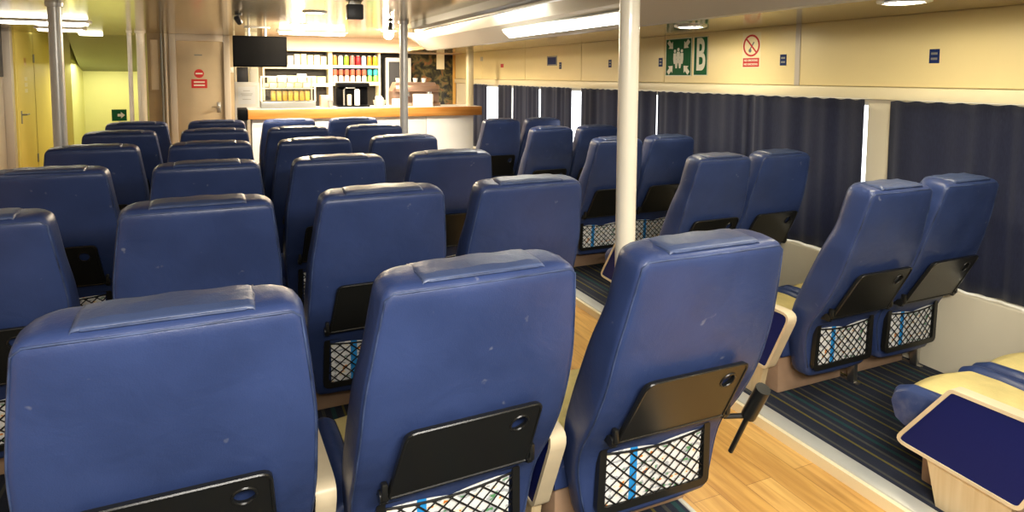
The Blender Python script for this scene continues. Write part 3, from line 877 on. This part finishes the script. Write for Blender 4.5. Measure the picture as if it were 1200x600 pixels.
for (py, h, s) in ((-.045, .0, 1.), (.0, .012, 1.08), (.045, 0, 1.), (-.022, -.055, .8), (.024, -.055, .8)):
    c = Vector((cy+py, cz+.052+h))
    prism_bm(bm, [c+Vector((math.cos(a), math.sin(a)))*.014*s for a in [2*PI*k/14 for k in range(14)]], lambda u, v, d: (xs-.003-d, u, v), 0, .0015)
    b = c+Vector((0, -.018))
    prism_bm(bm, [b+Vector((-.018, 0))*s, b+Vector((.018, 0))*s, b+Vector((.020, -.05))*s, b+Vector((.012, -.09))*s, b+Vector((-.012, -.09))*s, b+Vector((-.020, -.05))*s], lambda u, v, d: (xs-.003-d, u, v), 0, .0015)
mesh_obj('people_symbol', bm, M['signwhite'], g)
# B sign
y0, y1, z0, z1 = 3.995, 4.160, 1.612, 1.925
g = plate('letter_sign', y0, y1, z0, z1, M['green'], xs); tag(g, 'narrow green sign with a large white letter B', 'sign')
poly_on_wall('sign_border', [(y0, z0), (y1, z0), (y1, z1), (y0, z1)], M['signwhite'], xs-.003, .001, g,
             hole=[Vector(p) for p in ((y0+.005, z0+.005), (y1-.005, z0+.005), (y1-.005, z1-.005), (y0+.005, z1-.005))])
wall_text('B', (y0+y1)/2, (z0+z1)/2, .36, M['signwhite'], g, xs-.0035, True, .56)
# no smoking sign
cy, cz, r = 3.535, 1.830, .080
g = plate('no_smoking_sign', cy-.088, cy+.088, 1.668, 1.925, M['ledge'], xs, .002); tag(g, 'red round no smoking sign with red caption panel', 'sign')
ring = [Vector((cy+r*math.cos(a), cz+r*math.sin(a))) for a in [2*PI*k/36 for k in range(36)]]
inn = [Vector((cy+r*.83*math.cos(a), cz+r*.83*math.sin(a))) for a in [2*PI*k/36 for k in range(36)]]
poly_on_wall('red_ring', ring, M['red'], xs-.002, .0015, g, hole=inn)
d = Vector((1, 1)).normalized(); n = Vector((-d.y, d.x)); c = Vector((cy, cz))
poly_on_wall('red_bar', [c-d*.070-n*.006, c+d*.070-n*.006, c+d*.070+n*.006, c-d*.070+n*.006], M['red'], xs-.0022, .0018, g)
bm = bmesh.new()
prism_bm(bm, [Vector((cy+.012+.014*math.cos(a), cz-.036+.014*math.sin(a))) for a in [2*PI*k/16 for k in range(16)]], lambda u, v, q: (xs-.002-q, u, v), 0, .0012)
prism_bm(bm, [Vector(p) for p in ((cy+.020, cz-.030), (cy+.006, cz-.026), (cy-.028, cz+.022), (cy-.020, cz+.028))], lambda u, v, q: (xs-.002-q, u, v), 0, .0012)
mesh_obj('cigarette_symbol', bm, M['text'], g)
cap = plate('caption_panel', cy-.078, cy+.078, 1.676, 1.740, M['red'], xs-.002, .0015, g)
wall_text('NO SMOKING', cy, 1.722, .021, M['signwhite'], cap, xs-.004, True)
wall_text('NO SMOKING', cy, 1.694, .021, M['signwhite'], cap, xs-.004, True)
# seat number tabs
for (y, z, lab) in ((2.217, 1.720, 'small blue seat number plate on the nearest wall panel'), (3.241, 1.720, 'small blue seat number plate beside the no smoking sign'),
                    (4.597, 1.727, 'small dark plate beside the assembly point sign'), (5.41, 1.728, 'small dark plate just behind the white pole'), (6.45, 1.720, 'small dark plate next to the square blue picture')):
    g = plate('seat_plate', y-.027, y+.027, z-.038, z+.038, M['blue'], xs, .003, bev=.0008); tag(g, lab, 'number plate', 'seat number plates')
    for q in (.014, -.014):
        poly_on_wall('printed_line', [(y-.017, z+q-.006), (y+.017, z+q-.006), (y+.017, z+q+.006), (y-.017, z+q+.006)], M['paper' if False else 'grey'], xs-.003, .0006, g)
g = plate('square_notice', 6.53, 6.78, 1.722, 1.835, M['grey'], xs, .004, bev=.001); tag(g, 'small square blue notice in a grey frame', 'notice')
plate('notice_sheet', 6.55, 6.76, 1.737, 1.820, M['blue'], xs-.004, .001, g)
g = plate('red_notice', 8.10, 8.20, 1.715, 1.765, M['red'], xs, .003); tag(g, 'tiny red notice on the wall near the bar', 'notice')
g = plate('pale_notice', 8.88, 8.98, 1.82, 1.88, M['greyduct'], xs, .003); tag(g, 'tiny pale notice on wall above the bar end', 'notice')

# ------------------------------------------------------------------ far end: door wall, vestibule
bm = bmesh.new()
bm_box(bm, -1.0, -.70, 10.0, 10.12, 0, CZ); bm_box(bm, -.01, .46, 10.0, 10.12, 0, CZ); bm_box(bm, -.70, -.01, 10.0, 10.12, 2.08, CZ)
struct(mesh_obj('wall_front', bm, M['doorbeige']))
struct(box('wall_brown', -1.0, -.80, 9.965, 10.0, 0, CZ, M['brownwall']))
e = struct(box('door_1', -.655, -.055, 10.02, 10.07, .03, 2.06, M['doorbeige'], bev=.006))
bm = bmesh.new()
bm_box(bm, -.74, -.655, 9.97, 10.06, 0, 2.15, .006); bm_box(bm, -.055, .03, 9.97, 10.06, 0, 2.15, .006); bm_box(bm, -.655, -.055, 9.97, 10.06, 2.06, 2.15, .006)
struct(mesh_obj('trim_9', bm, M['doorframe'], None, True, angle=30))
bm = bmesh.new(); tube_bm(bm, [(-.13, 10.02, 1.13), (-.13, 9.965, 1.13), (-.22, 9.965, 1.13)], .012, 8); bm_box(bm, -.155, -.105, 10.012, 10.02, 1.05, 1.20, .004)
mesh_obj('door_handle', bm, M['steel'], e, True, angle=35)
# stickers on the beige door
g = empty('door_sign', (-.375, 10.02, 1.50), 'red round and square warning sign on the beige door', 'sign')
bm = bmesh.new(); t = cyl_bm(.062, .003, 24); merge(bm, t, 0, Matrix.Translation((0, -.0015, .105)) @ Matrix.Rotation(PI/2, 4, 'X')); mesh_obj('round_sign', bm, M['red'], g)
bm = bmesh.new(); bm_box(bm, -.10, .10, -.003, 0, -.10, .025); mesh_obj('caption_panel', bm, M['red'], g)
bm = bmesh.new(); bm_box(bm, -.045, .045, -.004, -.0031, .095, .115); mesh_obj('white_bar', bm, M['signwhite'], g)
for q in (-.015, -.06): 
    bm = bmesh.new(); bm_box(bm, -.07, .07, -.004, -.0031, q-.01, q+.01); mesh_obj('printed_line', bm, M['signwhite'], g)
tag(box('door_plate', -.43, -.33, 10.013, 10.02, 1.855, 1.875, M['grey']), 'small grey name plate high on the beige door', 'plate')
# picture frame and pipes on brown wall
g = empty('wall_frame', (-.915, 9.965, 1.72), 'narrow dark picture frame on the brown wall', 'frame')
bm = bmesh.new(); prism_bm(bm, [Vector(p) for p in ((-.065, -.36), (.065, -.36), (.065, .36), (-.065, .36))], lambda u, v, d: (u, -d, v), 0, .02, hole=[Vector(p) for p in ((-.045, -.34), (.045, -.34), (.045, .34), (-.045, .34))])
mesh_obj('frame', bm, M['brownwall'], g)
bm = bmesh.new(); bm_box(bm, -.045, .045, -.008, 0, -.34, .34); mesh_obj('picture', bm, M['doorbeige'], g)
for x, d in ((-.825, 'thin grey pipe running down beside the door frame'), (-.780, 'thin cream pipe running down beside the door frame')):
    o = mesh_obj('wall_pipe', lathe_bm([(.014, 0), (.014, CZ)], 12), M['doorframe' if x > -.8 else 'grey'], None, True, angle=40); o.location = (x, 9.945, 0); tag(o, d, 'pipe')
# switch by the door
g = empty('light_switch', (.045, 9.998, 1.66), 'small white switch beside the beige door', 'switch')
bm = bmesh.new(); bm_box(bm, -.03, .03, -.012, 0, -.04, .04, .004); mesh_obj('plate', bm, M['white'], g, True, angle=35)
bm = bmesh.new(); bm_box(bm, -.012, .012, -.018, -.011, -.02, .02, .003); mesh_obj('rocker', bm, M['paper'], g, True, angle=35)
# vestibule
struct(box('wall_vestibule_side', -2.62, -2.50, 10.95, 13.1, 0, CZ+.3, M['yellowwall']))
struct(box('wall_vestibule_end', -2.62, -1.0, 13.0, 13.12, 0, CZ+.3, M['greenwall']))
struct(box('wall_vestibule_inner', -1.12, -1.0, 10.1, 13.0, 0, CZ+.3, M['greenwall']))
struct(box('wall_vestibule_panel', -2.50, -2.28, 12.1, 13.0, 0, CZ+.3, M['greenwall']))
struct(box('ceiling_vestibule', -2.62, -1.0, 10.75, 13.1, CZ+.2, CZ+.26, M['olive']))
bm = bmesh.new(); prism_bm(bm, [Vector(p) for p in ((10.75, CZ), (13.0, 1.635), (13.0, 1.72), (10.75, CZ+.2))], lambda u, v, d: (d, u, v), -2.06, -1.12)
for v in bm.verts:
    if v.co.x < -1.5: v.co.x -= (v.co.y-10.75)*.11
struct(mesh_obj('ceiling_stair_soffit', bm, M['olive']))
d2 = struct(box('door_2', -2.54, -2.495, 10.16, 10.93, .03, 2.13, M['yellowwall'], bev=.005))
bm = bmesh.new(); bm_box(bm, -2.62, -2.50, 10.10, 10.16, 0, CZ, 0); bm_box(bm, -2.62, -2.50, 10.93, 10.97, 0, CZ); bm_box(bm, -2.62, -2.50, 10.16, 10.93, 2.13, CZ)
struct(mesh_obj('trim_10', bm, M['yellowwall']))
bm = bmesh.new(); tube_bm(bm, [(-2.495, 10.24, 1.05), (-2.44, 10.24, 1.05), (-2.44, 10.36, 1.05)], .011, 8); bm_box(bm, -2.497, -2.488, 10.22, 10.26, .93, 1.10, .002)
mesh_obj('door_handle', bm, M['grey'], d2, True, angle=35)
for z in (1.80, .4):
    bm = bmesh.new(); bm_box(bm, -2.497, -2.484, 10.90, 10.945, z-.06, z+.06, .003); mesh_obj('hinge', bm, M['grey'], d2, True, angle=35)
bm = bmesh.new(); bm_box(bm, -2.4955, -2.4935, 10.46, 10.56, 1.70, 1.80); mesh_obj('door_notice', bm, M['gold'], d2)
bm = bmesh.new()
for z in (1.36, 1.44, 1.52): bm_box(bm, -2.4955, -2.4935, 10.45, 10.58, z-.025, z+.025)
mesh_obj('pale_stickers', bm, M['ledge'], d2)
# partition edge at the near left
bm = bmesh.new(); bm_box(bm, -2.55, -2.46, 9.76, 9.86, 0, CZ, .006)
struct(mesh_obj('trim_11', bm, M['doorframe'], None, True, angle=30))
bm = bmesh.new(); bm_box(bm, -2.55, -2.535, 9.0, 9.74, 1.55, CZ); struct(mesh_obj('trim_12', bm, M['darkgrey']))
# small green exit sign
g = empty('exit_sign', (-1.40, 10.30, 1.02), 'small green and white emergency sign by the lime wall', 'sign')
bm = bmesh.new(); bm_box(bm, -.09, .09, -.004, 0, -.08, .08, .001); mesh_obj('panel', bm, M['green'], g)
bm = bmesh.new(); prism_bm(bm, [Vector(p) for p in ((.07, 0), (.02, .045), (.02, .018), (-.02, .018), (-.02, -.018), (.02, -.018), (.02, -.045))], lambda u, v, d: (u, -.004-d, v), 0, .001); mesh_obj('arrow', bm, M['signwhite'], g)
bm = bmesh.new(); bm_box(bm, -.012, .012, -.004, .02, -1.02, -.08); bm_box(bm, -.08, .08, -.06, .08, -1.02, -1.0, .003); mesh_obj('stand', bm, M['steel'], g)

# ------------------------------------------------------------------ television
e = empty('television', (.35, 8.05, CZ), 'black flat television hanging from the ceiling beside the bar', 'television')
bm = bmesh.new(); bm_box(bm, -.295, .295, -.03, .02, -.465, -.105, .008); mesh_obj('casing', bm, M['dark'], e, True, angle=35)
bm = bmesh.new(); bm_box(bm, -.280, .280, -.0325, -.0295, -.448, -.122); mesh_obj('screen', bm, M['dark'], e)
bm = bmesh.new()
for x in (-.12, .06): tube_bm(bm, [(x, 0, 0), (x, 0, -.12)], .014, 10)
bm_box(bm, -.17, .11, -.05, .05, -.012, 0, .003)
mesh_obj('bracket', bm, M['steel'], e, True, angle=35)

# ------------------------------------------------------------------ bar
CT = 1.19
e = empty('bar_counter', (1.60, 8.2, 0), 'long bar counter with orange wooden edge and white front', 'bar counter')
def bp(name, x0, x1, y0, y1, z0, z1, m, bev=0): 
    bm = bmesh.new(); bm_box(bm, x0-1.6, x1-1.6, y0-8.2, y1-8.2, z0, z1, bev); return mesh_obj(name, bm, m, e, bool(bev), angle=35 if bev else None)
wt = bp('worktop', .20, 3.10, 8.0, 8.62, CT-.03, CT, M['barwhite'], .004)
bp('counter_edge', .20, 3.11, 7.975, 8.0, CT-.118, CT-.002, M['counter'], .006)
bp('counter_edge', 3.10, 3.125, 8.0, 8.62, CT-.118, CT-.002, M['counter'], .006)
xs_ = [.24, .95, 1.65, 2.36, 3.02]
for a, b in zip(xs_, xs_[1:]): bp('front_panel', a+.004, b-.004, 8.05, 8.08, .0, CT-.10, M['barwhite'], .003)
bp('body', .24, 3.02, 8.08, 8.56, .02, CT-.03, M['barwhite'])
bp('counter_end', .09, .20, 7.99, 8.62, CT-.125, CT-.005, M['dark'], .006)
bp('end_leg', .12, .19, 8.02, 8.58, 0, CT-.125, M['barback'])
# back wall of the bar
struct(box('wall_bar', .46, XR+.1, YF, YF+.1, 0, CZ+.06, M['barback']))
struct(box('trim_13', .46, XR, YF-.40, YF, 1.945, CZ, M['fascia']))
# tall cabinet with notice
e = empty('bar_cabinet', (.215, 8.95, 0), 'white cabinet column at bar end under the television', 'cabinet')
bm = bmesh.new(); bm_box(bm, -.145, .145, -.15, .25, 0, 1.50, .006); mesh_obj('body', bm, M['barwhite'], e, True, angle=35)
bm = bmesh.new(); bm_box(bm, -.145, -.125, -.12, .25, 1.50, CZ, .003); bm_box(bm, .0, .145, .1, .25, 1.50, CZ, .003); mesh_obj('side_panel', bm, M['shelf'], e, True, angle=35)
bm = bmesh.new(); bm_box(bm, -.13, .13, -.158, -.15, 1.05, 1.46); mesh_obj('door', bm, M['white'], e)
o = box('paper_notice', .11, .31, 8.789, 8.792, 1.22, 1.44, M['paper']); tag(o, 'white paper notice taped on the bar cabinet', 'notice')
bm = bmesh.new()
for z, w in ((1.39, .04), (1.35, .07), (1.33, .06), (1.28, .05)): bm_box(bm, .21-w, .21+w, 8.7875, 8.789, z-.004, z+.004)
mesh_obj('printed_line', bm, M['greyduct'], o)
o = box('dark_monitor', .10, .235, 8.83, 8.90, 1.50, 1.69, M['darkgrey'], bev=.006); tag(o, 'small dark screen on top of the bar cabinet', 'screen')
o = box('carton', .25, .355, 8.84, 8.98, 1.5, 1.68, M['mint'], bev=.004); tag(o, 'cream carton beside the small dark screen', 'box')

# shelving
def shelf_unit(x0, x1, label, levels):
    e = empty('bar_shelf', ((x0+x1)/2, YF-.14, 0), label, 'shelf', 'shelf units behind the bar')
    w = (x1-x0)/2
    bm = bmesh.new(); bm_box(bm, -w-.014, -w+.014, -.14, .14, .0, 1.95, .002); mesh_obj('side_panel', bm, M['shelf'], e)
    bm = bmesh.new(); bm_box(bm, w-.014, w+.014, -.14, .14, .0, 1.95, .002); mesh_obj('side_panel', bm, M['shelf'], e)
    for a, b in levels:
        bm = bmesh.new(); bm_box(bm, -w+.014, w-.014, -.14, .12, a, b, .002); mesh_obj('shelf_board', bm, M['shelf'], e)
    bm = bmesh.new(); bm_box(bm, -w+.014, w-.014, .125, .138, .02, 1.94); mesh_obj('back_panel', bm, M['barback'], e)
    bm = bmesh.new(); bm_box(bm, -w+.014, w-.014, -.14, .12, .9, 1.03, .002); mesh_obj('low_worktop', bm, M['shelf'], e)
shelf_unit(.47, 1.40, 'cream shelf unit with pale cartons behind the bar', [(1.685, 1.745), (1.42, 1.47)])
shelf_unit(1.43, 2.16, 'cream shelf unit with coloured cans behind the bar', [(1.705, 1.745), (1.435, 1.492)])
canm = {}
def cm(c):
    if c not in canm: canm[c] = mat('can_%d' % len(canm), c, .35)
    return canm[c]
def can(x, y, z, r, h, c, label, top=None):
    o = mesh_obj('drink_can', lathe_bm([(r*.85, 0), (r, h*.06), (r, h*.88), (r*.8, h*.97), (r*.8, h)], 16), cm(c), None, True, angle=40); o.location = (x, y, z)
    tag(o, label, 'can', 'drink cans on the bar shelves')
    l = mesh_obj('lid', lathe_bm([(r*.82, h), (r*.82, h+.006), (r*.7, h+.006)], 16), top or M['steel'], o, True, angle=40)
ordn = ['first', 'second', 'third', 'fourth', 'fifth', 'sixth', 'seventh', 'eighth', 'ninth', 'tenth']
row1 = [('orange', (.70, .25, .06)), ('white', (.80, .80, .82)), ('green', (.25, .50, .04)), ('pink', (.80, .18, .16)), ('red', (.70, .02, .03)), ('pale blue', (.45, .55, .75)), ('amber', (.65, .25, .03)), ('yellow', (.70, .52, .03))]
for i, (n_, c) in enumerate(row1):
    can(1.49+i*.088, YF-.20, 1.745, .036, .145, c, '%s can on the top bar shelf, %s from the television side' % (n_, ordn[i]))
row2 = [('red and white', (.75, .30, .22))]*6+[('green', (.25, .70, .10))]*2
for i, (n_, c) in enumerate(row2):
    can(1.49+i*.088, YF-.22, 1.492, .036, .095, (.80, .62, .55) if i < 6 else c, '%s can standing on the lower bar shelf, %s from television side' % ('pale pink' if i < 6 else 'green', ordn[i]))
    can(1.49+i*.088, YF-.22, 1.595, .036, .085, (.65, .12, .07) if i < 6 else (.05, .50, .45), '%s can stacked on a lower-shelf can, %s from television side' % ('red' if i < 6 else 'teal', ordn[i]), cm((.04, .20, .45)))
pal = [(.86, .70, .42), (.84, .76, .52), (.75, .78, .42), (.80, .80, .72), (.78, .74, .58), (.86, .80, .60), (.80, .70, .50), (.86, .84, .74), (.84, .76, .50)]
for i in range(9):
    h = random.uniform(.13, .165)
    o = box('snack_packet', .52+i*.095, .52+i*.095+.082, YF-.25, YF-.15, 1.745, 1.745+h, cm(pal[i]), bev=.008)
    tag(o, 'pale snack packet on the top carton shelf, %s from the television side' % ordn[i], 'packet', 'packets on the carton shelf')
for i in range(6):
    h = random.uniform(.10, .15)
    o = box('snack_box', .52+i*.14, .52+i*.14+.128, YF-.26, YF-.12, 1.47, 1.47+h, cm(pal[(i*2+1) % 9]), bev=.006)
    tag(o, 'cream box on the lower carton shelf, %s from the television side' % ordn[i], 'box', 'boxes on the carton shelf')

# display case
e = empty('display_case', (.665, 8.30, CT), 'glass food display case standing on the bar counter', 'display case')
w = .315
bm = bmesh.new(); bm_box(bm, -w, w, -.17, .20, 0, .085, .006); mesh_obj('base', bm, M['grey'], e, True, angle=35)
bm = bmesh.new()
for x in (-w+.008, w-.008):
    for y in (-.162, .192): bm_box(bm, x-.008, x+.008, y-.008, y+.008, .085, .375)
bm_box(bm, -w, w, -.17, .20, .375, .39); mesh_obj('frame', bm, M['shelf'], e)
bm = bmesh.new(); bm_box(bm, -w+.016, w-.016, -.166, -.162, .086, .374); mesh_obj('front_glass', bm, M['glass'], e)
bm = bmesh.new(); bm_box(bm, -w+.016, w-.016, -.14, .19, .235, .245); mesh_obj('case_shelf', bm, M['shelf'], e)
for i in range(7):
    o = box('pastry_pack', .47+i*.066, .47+i*.066+.055, 8.24, 8.36, CT+.087, CT+.087+.125, cm([(.80, .52, .08), (.84, .60, .12), (.70, .42, .07)][i % 3]), bev=.012)
    tag(o, 'yellow snack pack inside the display case, %s from the television side' % ordn[i], 'snack pack', 'snack packs in the display case')
for i in range(5):
    o = box('wrapped_snack', .45+i*.098, .45+i*.098+.085, 8.24, 8.37, CT+.247, CT+.247+.07, cm([(.86, .80, .56), (.86, .72, .40)][i % 2]), bev=.014)
    tag(o, 'cream wrapped snack on display case shelf, %s from the television side' % ordn[i], 'wrapped snack', 'wrapped snacks on the case shelf')

# coffee brewer
e = empty('coffee_brewer', (1.47, 8.36, CT), 'dark coffee brewer with steel tap on the bar counter', 'coffee machine')
bm = bmesh.new(); bm_box(bm, -.20, .20, -.10, .16, .0, .02, .004); bm_box(bm, -.20, .20, .04, .16, .02, .285, .01); bm_box(bm, -.20, .20, -.09, .16, .255, .31, .012); mesh_obj('body', bm, M['dark'], e, True, angle=35)
bm = bmesh.new(); tube_bm(bm, [(-.12, -.04, .02), (-.12, -.04, .22), (-.10, -.04, .245), (.02, -.04, .245)], .012, 10); mesh_obj('steel_pipe', bm, M['steel'], e, True, angle=40)
bm = lathe_bm([(.035, .02), (.035, .21), (.025, .225), (.0, .225)][:3]+[(.02, .228)], 16); mesh_obj('flask', bm, M['barwhite'], e, True, angle=40).location = (.045, -.045, 0)
bm = lathe_bm([(.028, .02), (.03, .15), (.02, .16)], 16); mesh_obj('jug', bm, M['cream'], e, True, angle=40).location = (-.055, -.05, 0)
# bowl of sachets
e = empty('sachet_dispenser', (1.795, 8.28, CT), 'cream sachet dispenser next to the coffee brewer', 'dispenser')
mesh_obj('bowl', lathe_bm([(.055, 0), (.075, .04), (.082, .085), (.070, .085), (.03, .03)], 20), M['cream'], e, True, angle=40)
bm = bmesh.new()
for i in range(7):
    a = i*.9; bm_box(bm, .035*math.cos(a)-.018, .035*math.cos(a)+.018, .03*math.sin(a)-.006, .03*math.sin(a)+.006, .05, .115+.02*(i % 2), .003)
mesh_obj('sachets', bm, M['paper'], e)
o = box('takeaway_carton', 1.06, 1.19, 8.3, 8.44, CT, CT+.15, cm((.72, .42, .26)), bev=.008); tag(o, 'salmon coloured carton between display case and brewer', 'carton')
o = mesh_obj('paper_cup', lathe_bm([(.026, 0), (.036, .085), (.038, .09), (.033, .09), (.02, .02)], 18), M['grey'], None, True, angle=40); o.location = (1.16, 8.18, CT); tag(o, 'small grey cup before the salmon carton', 'cup')
# espresso machine
e = empty('espresso_machine', (2.31, 8.42, CT), 'wide rosy steel espresso machine on the bar counter', 'espresso machine')
bm = bmesh.new(); prism_bm(bm, round_poly([Vector(p) for p in ((-.32, 0), (.32, 0), (.32, .20), (.27, .315), (-.27, .315), (-.32, .20))], .02, 3), lambda u, v, d: (u, d, v), -.05, .17); mesh_obj('body', bm, M['copper'], e, True, angle=35)
bm = bmesh.new(); bm_box(bm, -.30, .30, -.19, -.05, 0, .045, .006); bm_box(bm, -.30, .30, -.16, -.05, .19, .27, .015); mesh_obj('front_shelf', bm, M['copper'], e, True, angle=35)
for x in (-.14, .16):
    bm = bmesh.new(); t = cyl_bm(.035, .05, 16); merge(bm, t, 0, Matrix.Translation((x, -.12, .165))); tube_bm(bm, [(x, -.12, .15), (x, -.24, .14)], .012, 8); mesh_obj('brew_head', bm, M['steel'], e, True, angle=40)
for x in (-.22, -.12, .02, .14): 
    o = mesh_obj('stacked_cup', lathe_bm([(.024, 0), (.034, .05), (.036, .055), (.03, .055), (.02, .01)], 16), M['barwhite'], None, True, angle=40); o.location = (2.31+x, 8.47, CT+.315)
    tag(o, 'white cup on top of the espresso machine, %s from television side' % ordn[(-.22, -.12, .02, .14).index(x)], 'cup', 'cups on the espresso machine')
o = box('white_card_box', 1.935, 2.085, 8.08, 8.18, CT, CT+.105, M['barwhite'], bev=.004); tag(o, 'low white box before the espresso machine by steel pole', 'box')
o = box('white_card_box', 2.215, 2.46, 8.08, 8.19, CT, CT+.165, M['barwhite'], bev=.004); tag(o, 'larger white box before the espresso machine', 'box')
# fridge
e = empty('drinks_fridge', (2.45, 9.95, 0), 'tall glass-door fridge behind the steel pole', 'fridge')
bm = bmesh.new(); bm_box(bm, -.20, .20, -.02, .23, 0, 1.87, .006); mesh_obj('body', bm, M['darkgrey'], e, True, angle=35)
bm = bmesh.new(); prism_bm(bm, [Vector(p) for p in ((-.20, .1), (.20, .1), (.20, 1.87), (-.20, 1.87))], lambda u, v, d: (u, d, v), -.06, -.022, hole=[Vector(p) for p in ((-.155, .15), (.155, .15), (.155, 1.81), (-.155, 1.81))])
d = mesh_obj('door', bm, M['satin'], e)
bm = bmesh.new(); bm_box(bm, -.155, .155, -.046, -.04, .15, 1.81); mesh_obj('door_glass', bm, M['darkgrey'], d)
bm = bmesh.new(); bm_box(bm, -.15, .15, -.0375, -.024, 1.62, 1.63); bm_box(bm, -.15, .15, -.0375, -.024, 1.40, 1.41); mesh_obj('fridge_shelf', bm, M['grey'], e)
# mural behind the bar, hanging card, gold strip
o = box('wall_picture', 2.72, 3.44, YF-.03, YF, .9, 1.94, M['mural']); tag(o, 'dark foliage and stone picture on the bar back wall', 'picture')
o = box('hanging_card', 3.11, 3.24, YF-.20, YF-.19, 1.70, 1.945, M['ledge']); tag(o, 'pale card hanging before the dark picture', 'card')
o = box('gold_frame_strip', 3.44, 3.49, YF-.05, YF, .9, 1.945, M['gold'], bev=.004); tag(o, 'orange gold strip at the edge of dark picture', 'strip')
o = box('curtain_post', 2.955, 3.035, 8.09, 8.17, CT, CZ, M['ledge'], bev=.006); tag(o, 'cream square post rising from the bar counter end', 'post')
# vestibule and bar fixtures are above; extra fill lights follow

# ------------------------------------------------------------------ fill area lights, added without fixtures
def area(name, loc, rot, sx, sy, power, col):
    l = bpy.data.lights.new(name, 'AREA'); l.shape = 'RECTANGLE'; l.size = sx; l.size_y = sy; l.energy = power; l.color = col
    o = bpy.data.objects.new(name, l); C.objects.link(o); o.location = loc; o.rotation_euler = rot; return o
area('fill_light_rear', (.35, -.45, 2.08), (math.radians(24), 0, 0), 1.8, .35, 88, (1, .95, .86))  # unseen light added behind the camera to brighten the near seats
area('fill_light_bar', (1.7, 9.25, 2.10), (0, 0, 0), 2.2, .25, 60, (1, .84, .60))  # added for the bar shelves, apart from the lamps there
area('fill_light_vestibule', (-1.8, 12.2, 1.75), (0, 0, 0), .9, .5, 14, (1, .95, .75))  # added under the stair soffit to brighten the vestibule walls

# ------------------------------------------------------------------ world
w = bpy.data.worlds.new('World'); S.world = w; w.use_nodes = True
bg = w.node_tree.nodes['Background']; bg.inputs[0].default_value = (.95, .97, 1, 1); bg.inputs[1].default_value = 3.0

# ------------------------------------------------------------------ camera
yaw, pitch, roll = math.radians(24.038), math.radians(4.247), .0062
F = Vector((math.sin(yaw)*math.cos(pitch), math.cos(yaw)*math.cos(pitch), -math.sin(pitch)))
R = Vector((math.cos(yaw), -math.sin(yaw), 0)); U = R.cross(F)
R2 = R*math.cos(roll)+U*math.sin(roll); U2 = U*math.cos(roll)-R*math.sin(roll)
cd = bpy.data.cameras.new('Camera'); co = bpy.data.objects.new('Camera', cd); C.objects.link(co)
co.matrix_world = Matrix(((R2.x, U2.x, -F.x, 0), (R2.y, U2.y, -F.y, 0), (R2.z, U2.z, -F.z, 1.60), (0, 0, 0, 1)))
cd.sensor_width = 36; cd.lens = 744.5/1200*36; cd.shift_y = -(300-144.2)/1200; cd.clip_start = .02
S.camera = co
S.view_settings.view_transform = 'Standard'; S.view_settings.look = 'None'; S.view_settings.exposure = .6; S.view_settings.gamma = 1
S.view_settings.use_curve_mapping = False
S.cycles.max_bounces = 8; S.cycles.use_denoising = True; S.cycles.sample_clamp_indirect = 4; S.cycles.caustics_reflective = False; S.cycles.caustics_refractive = False
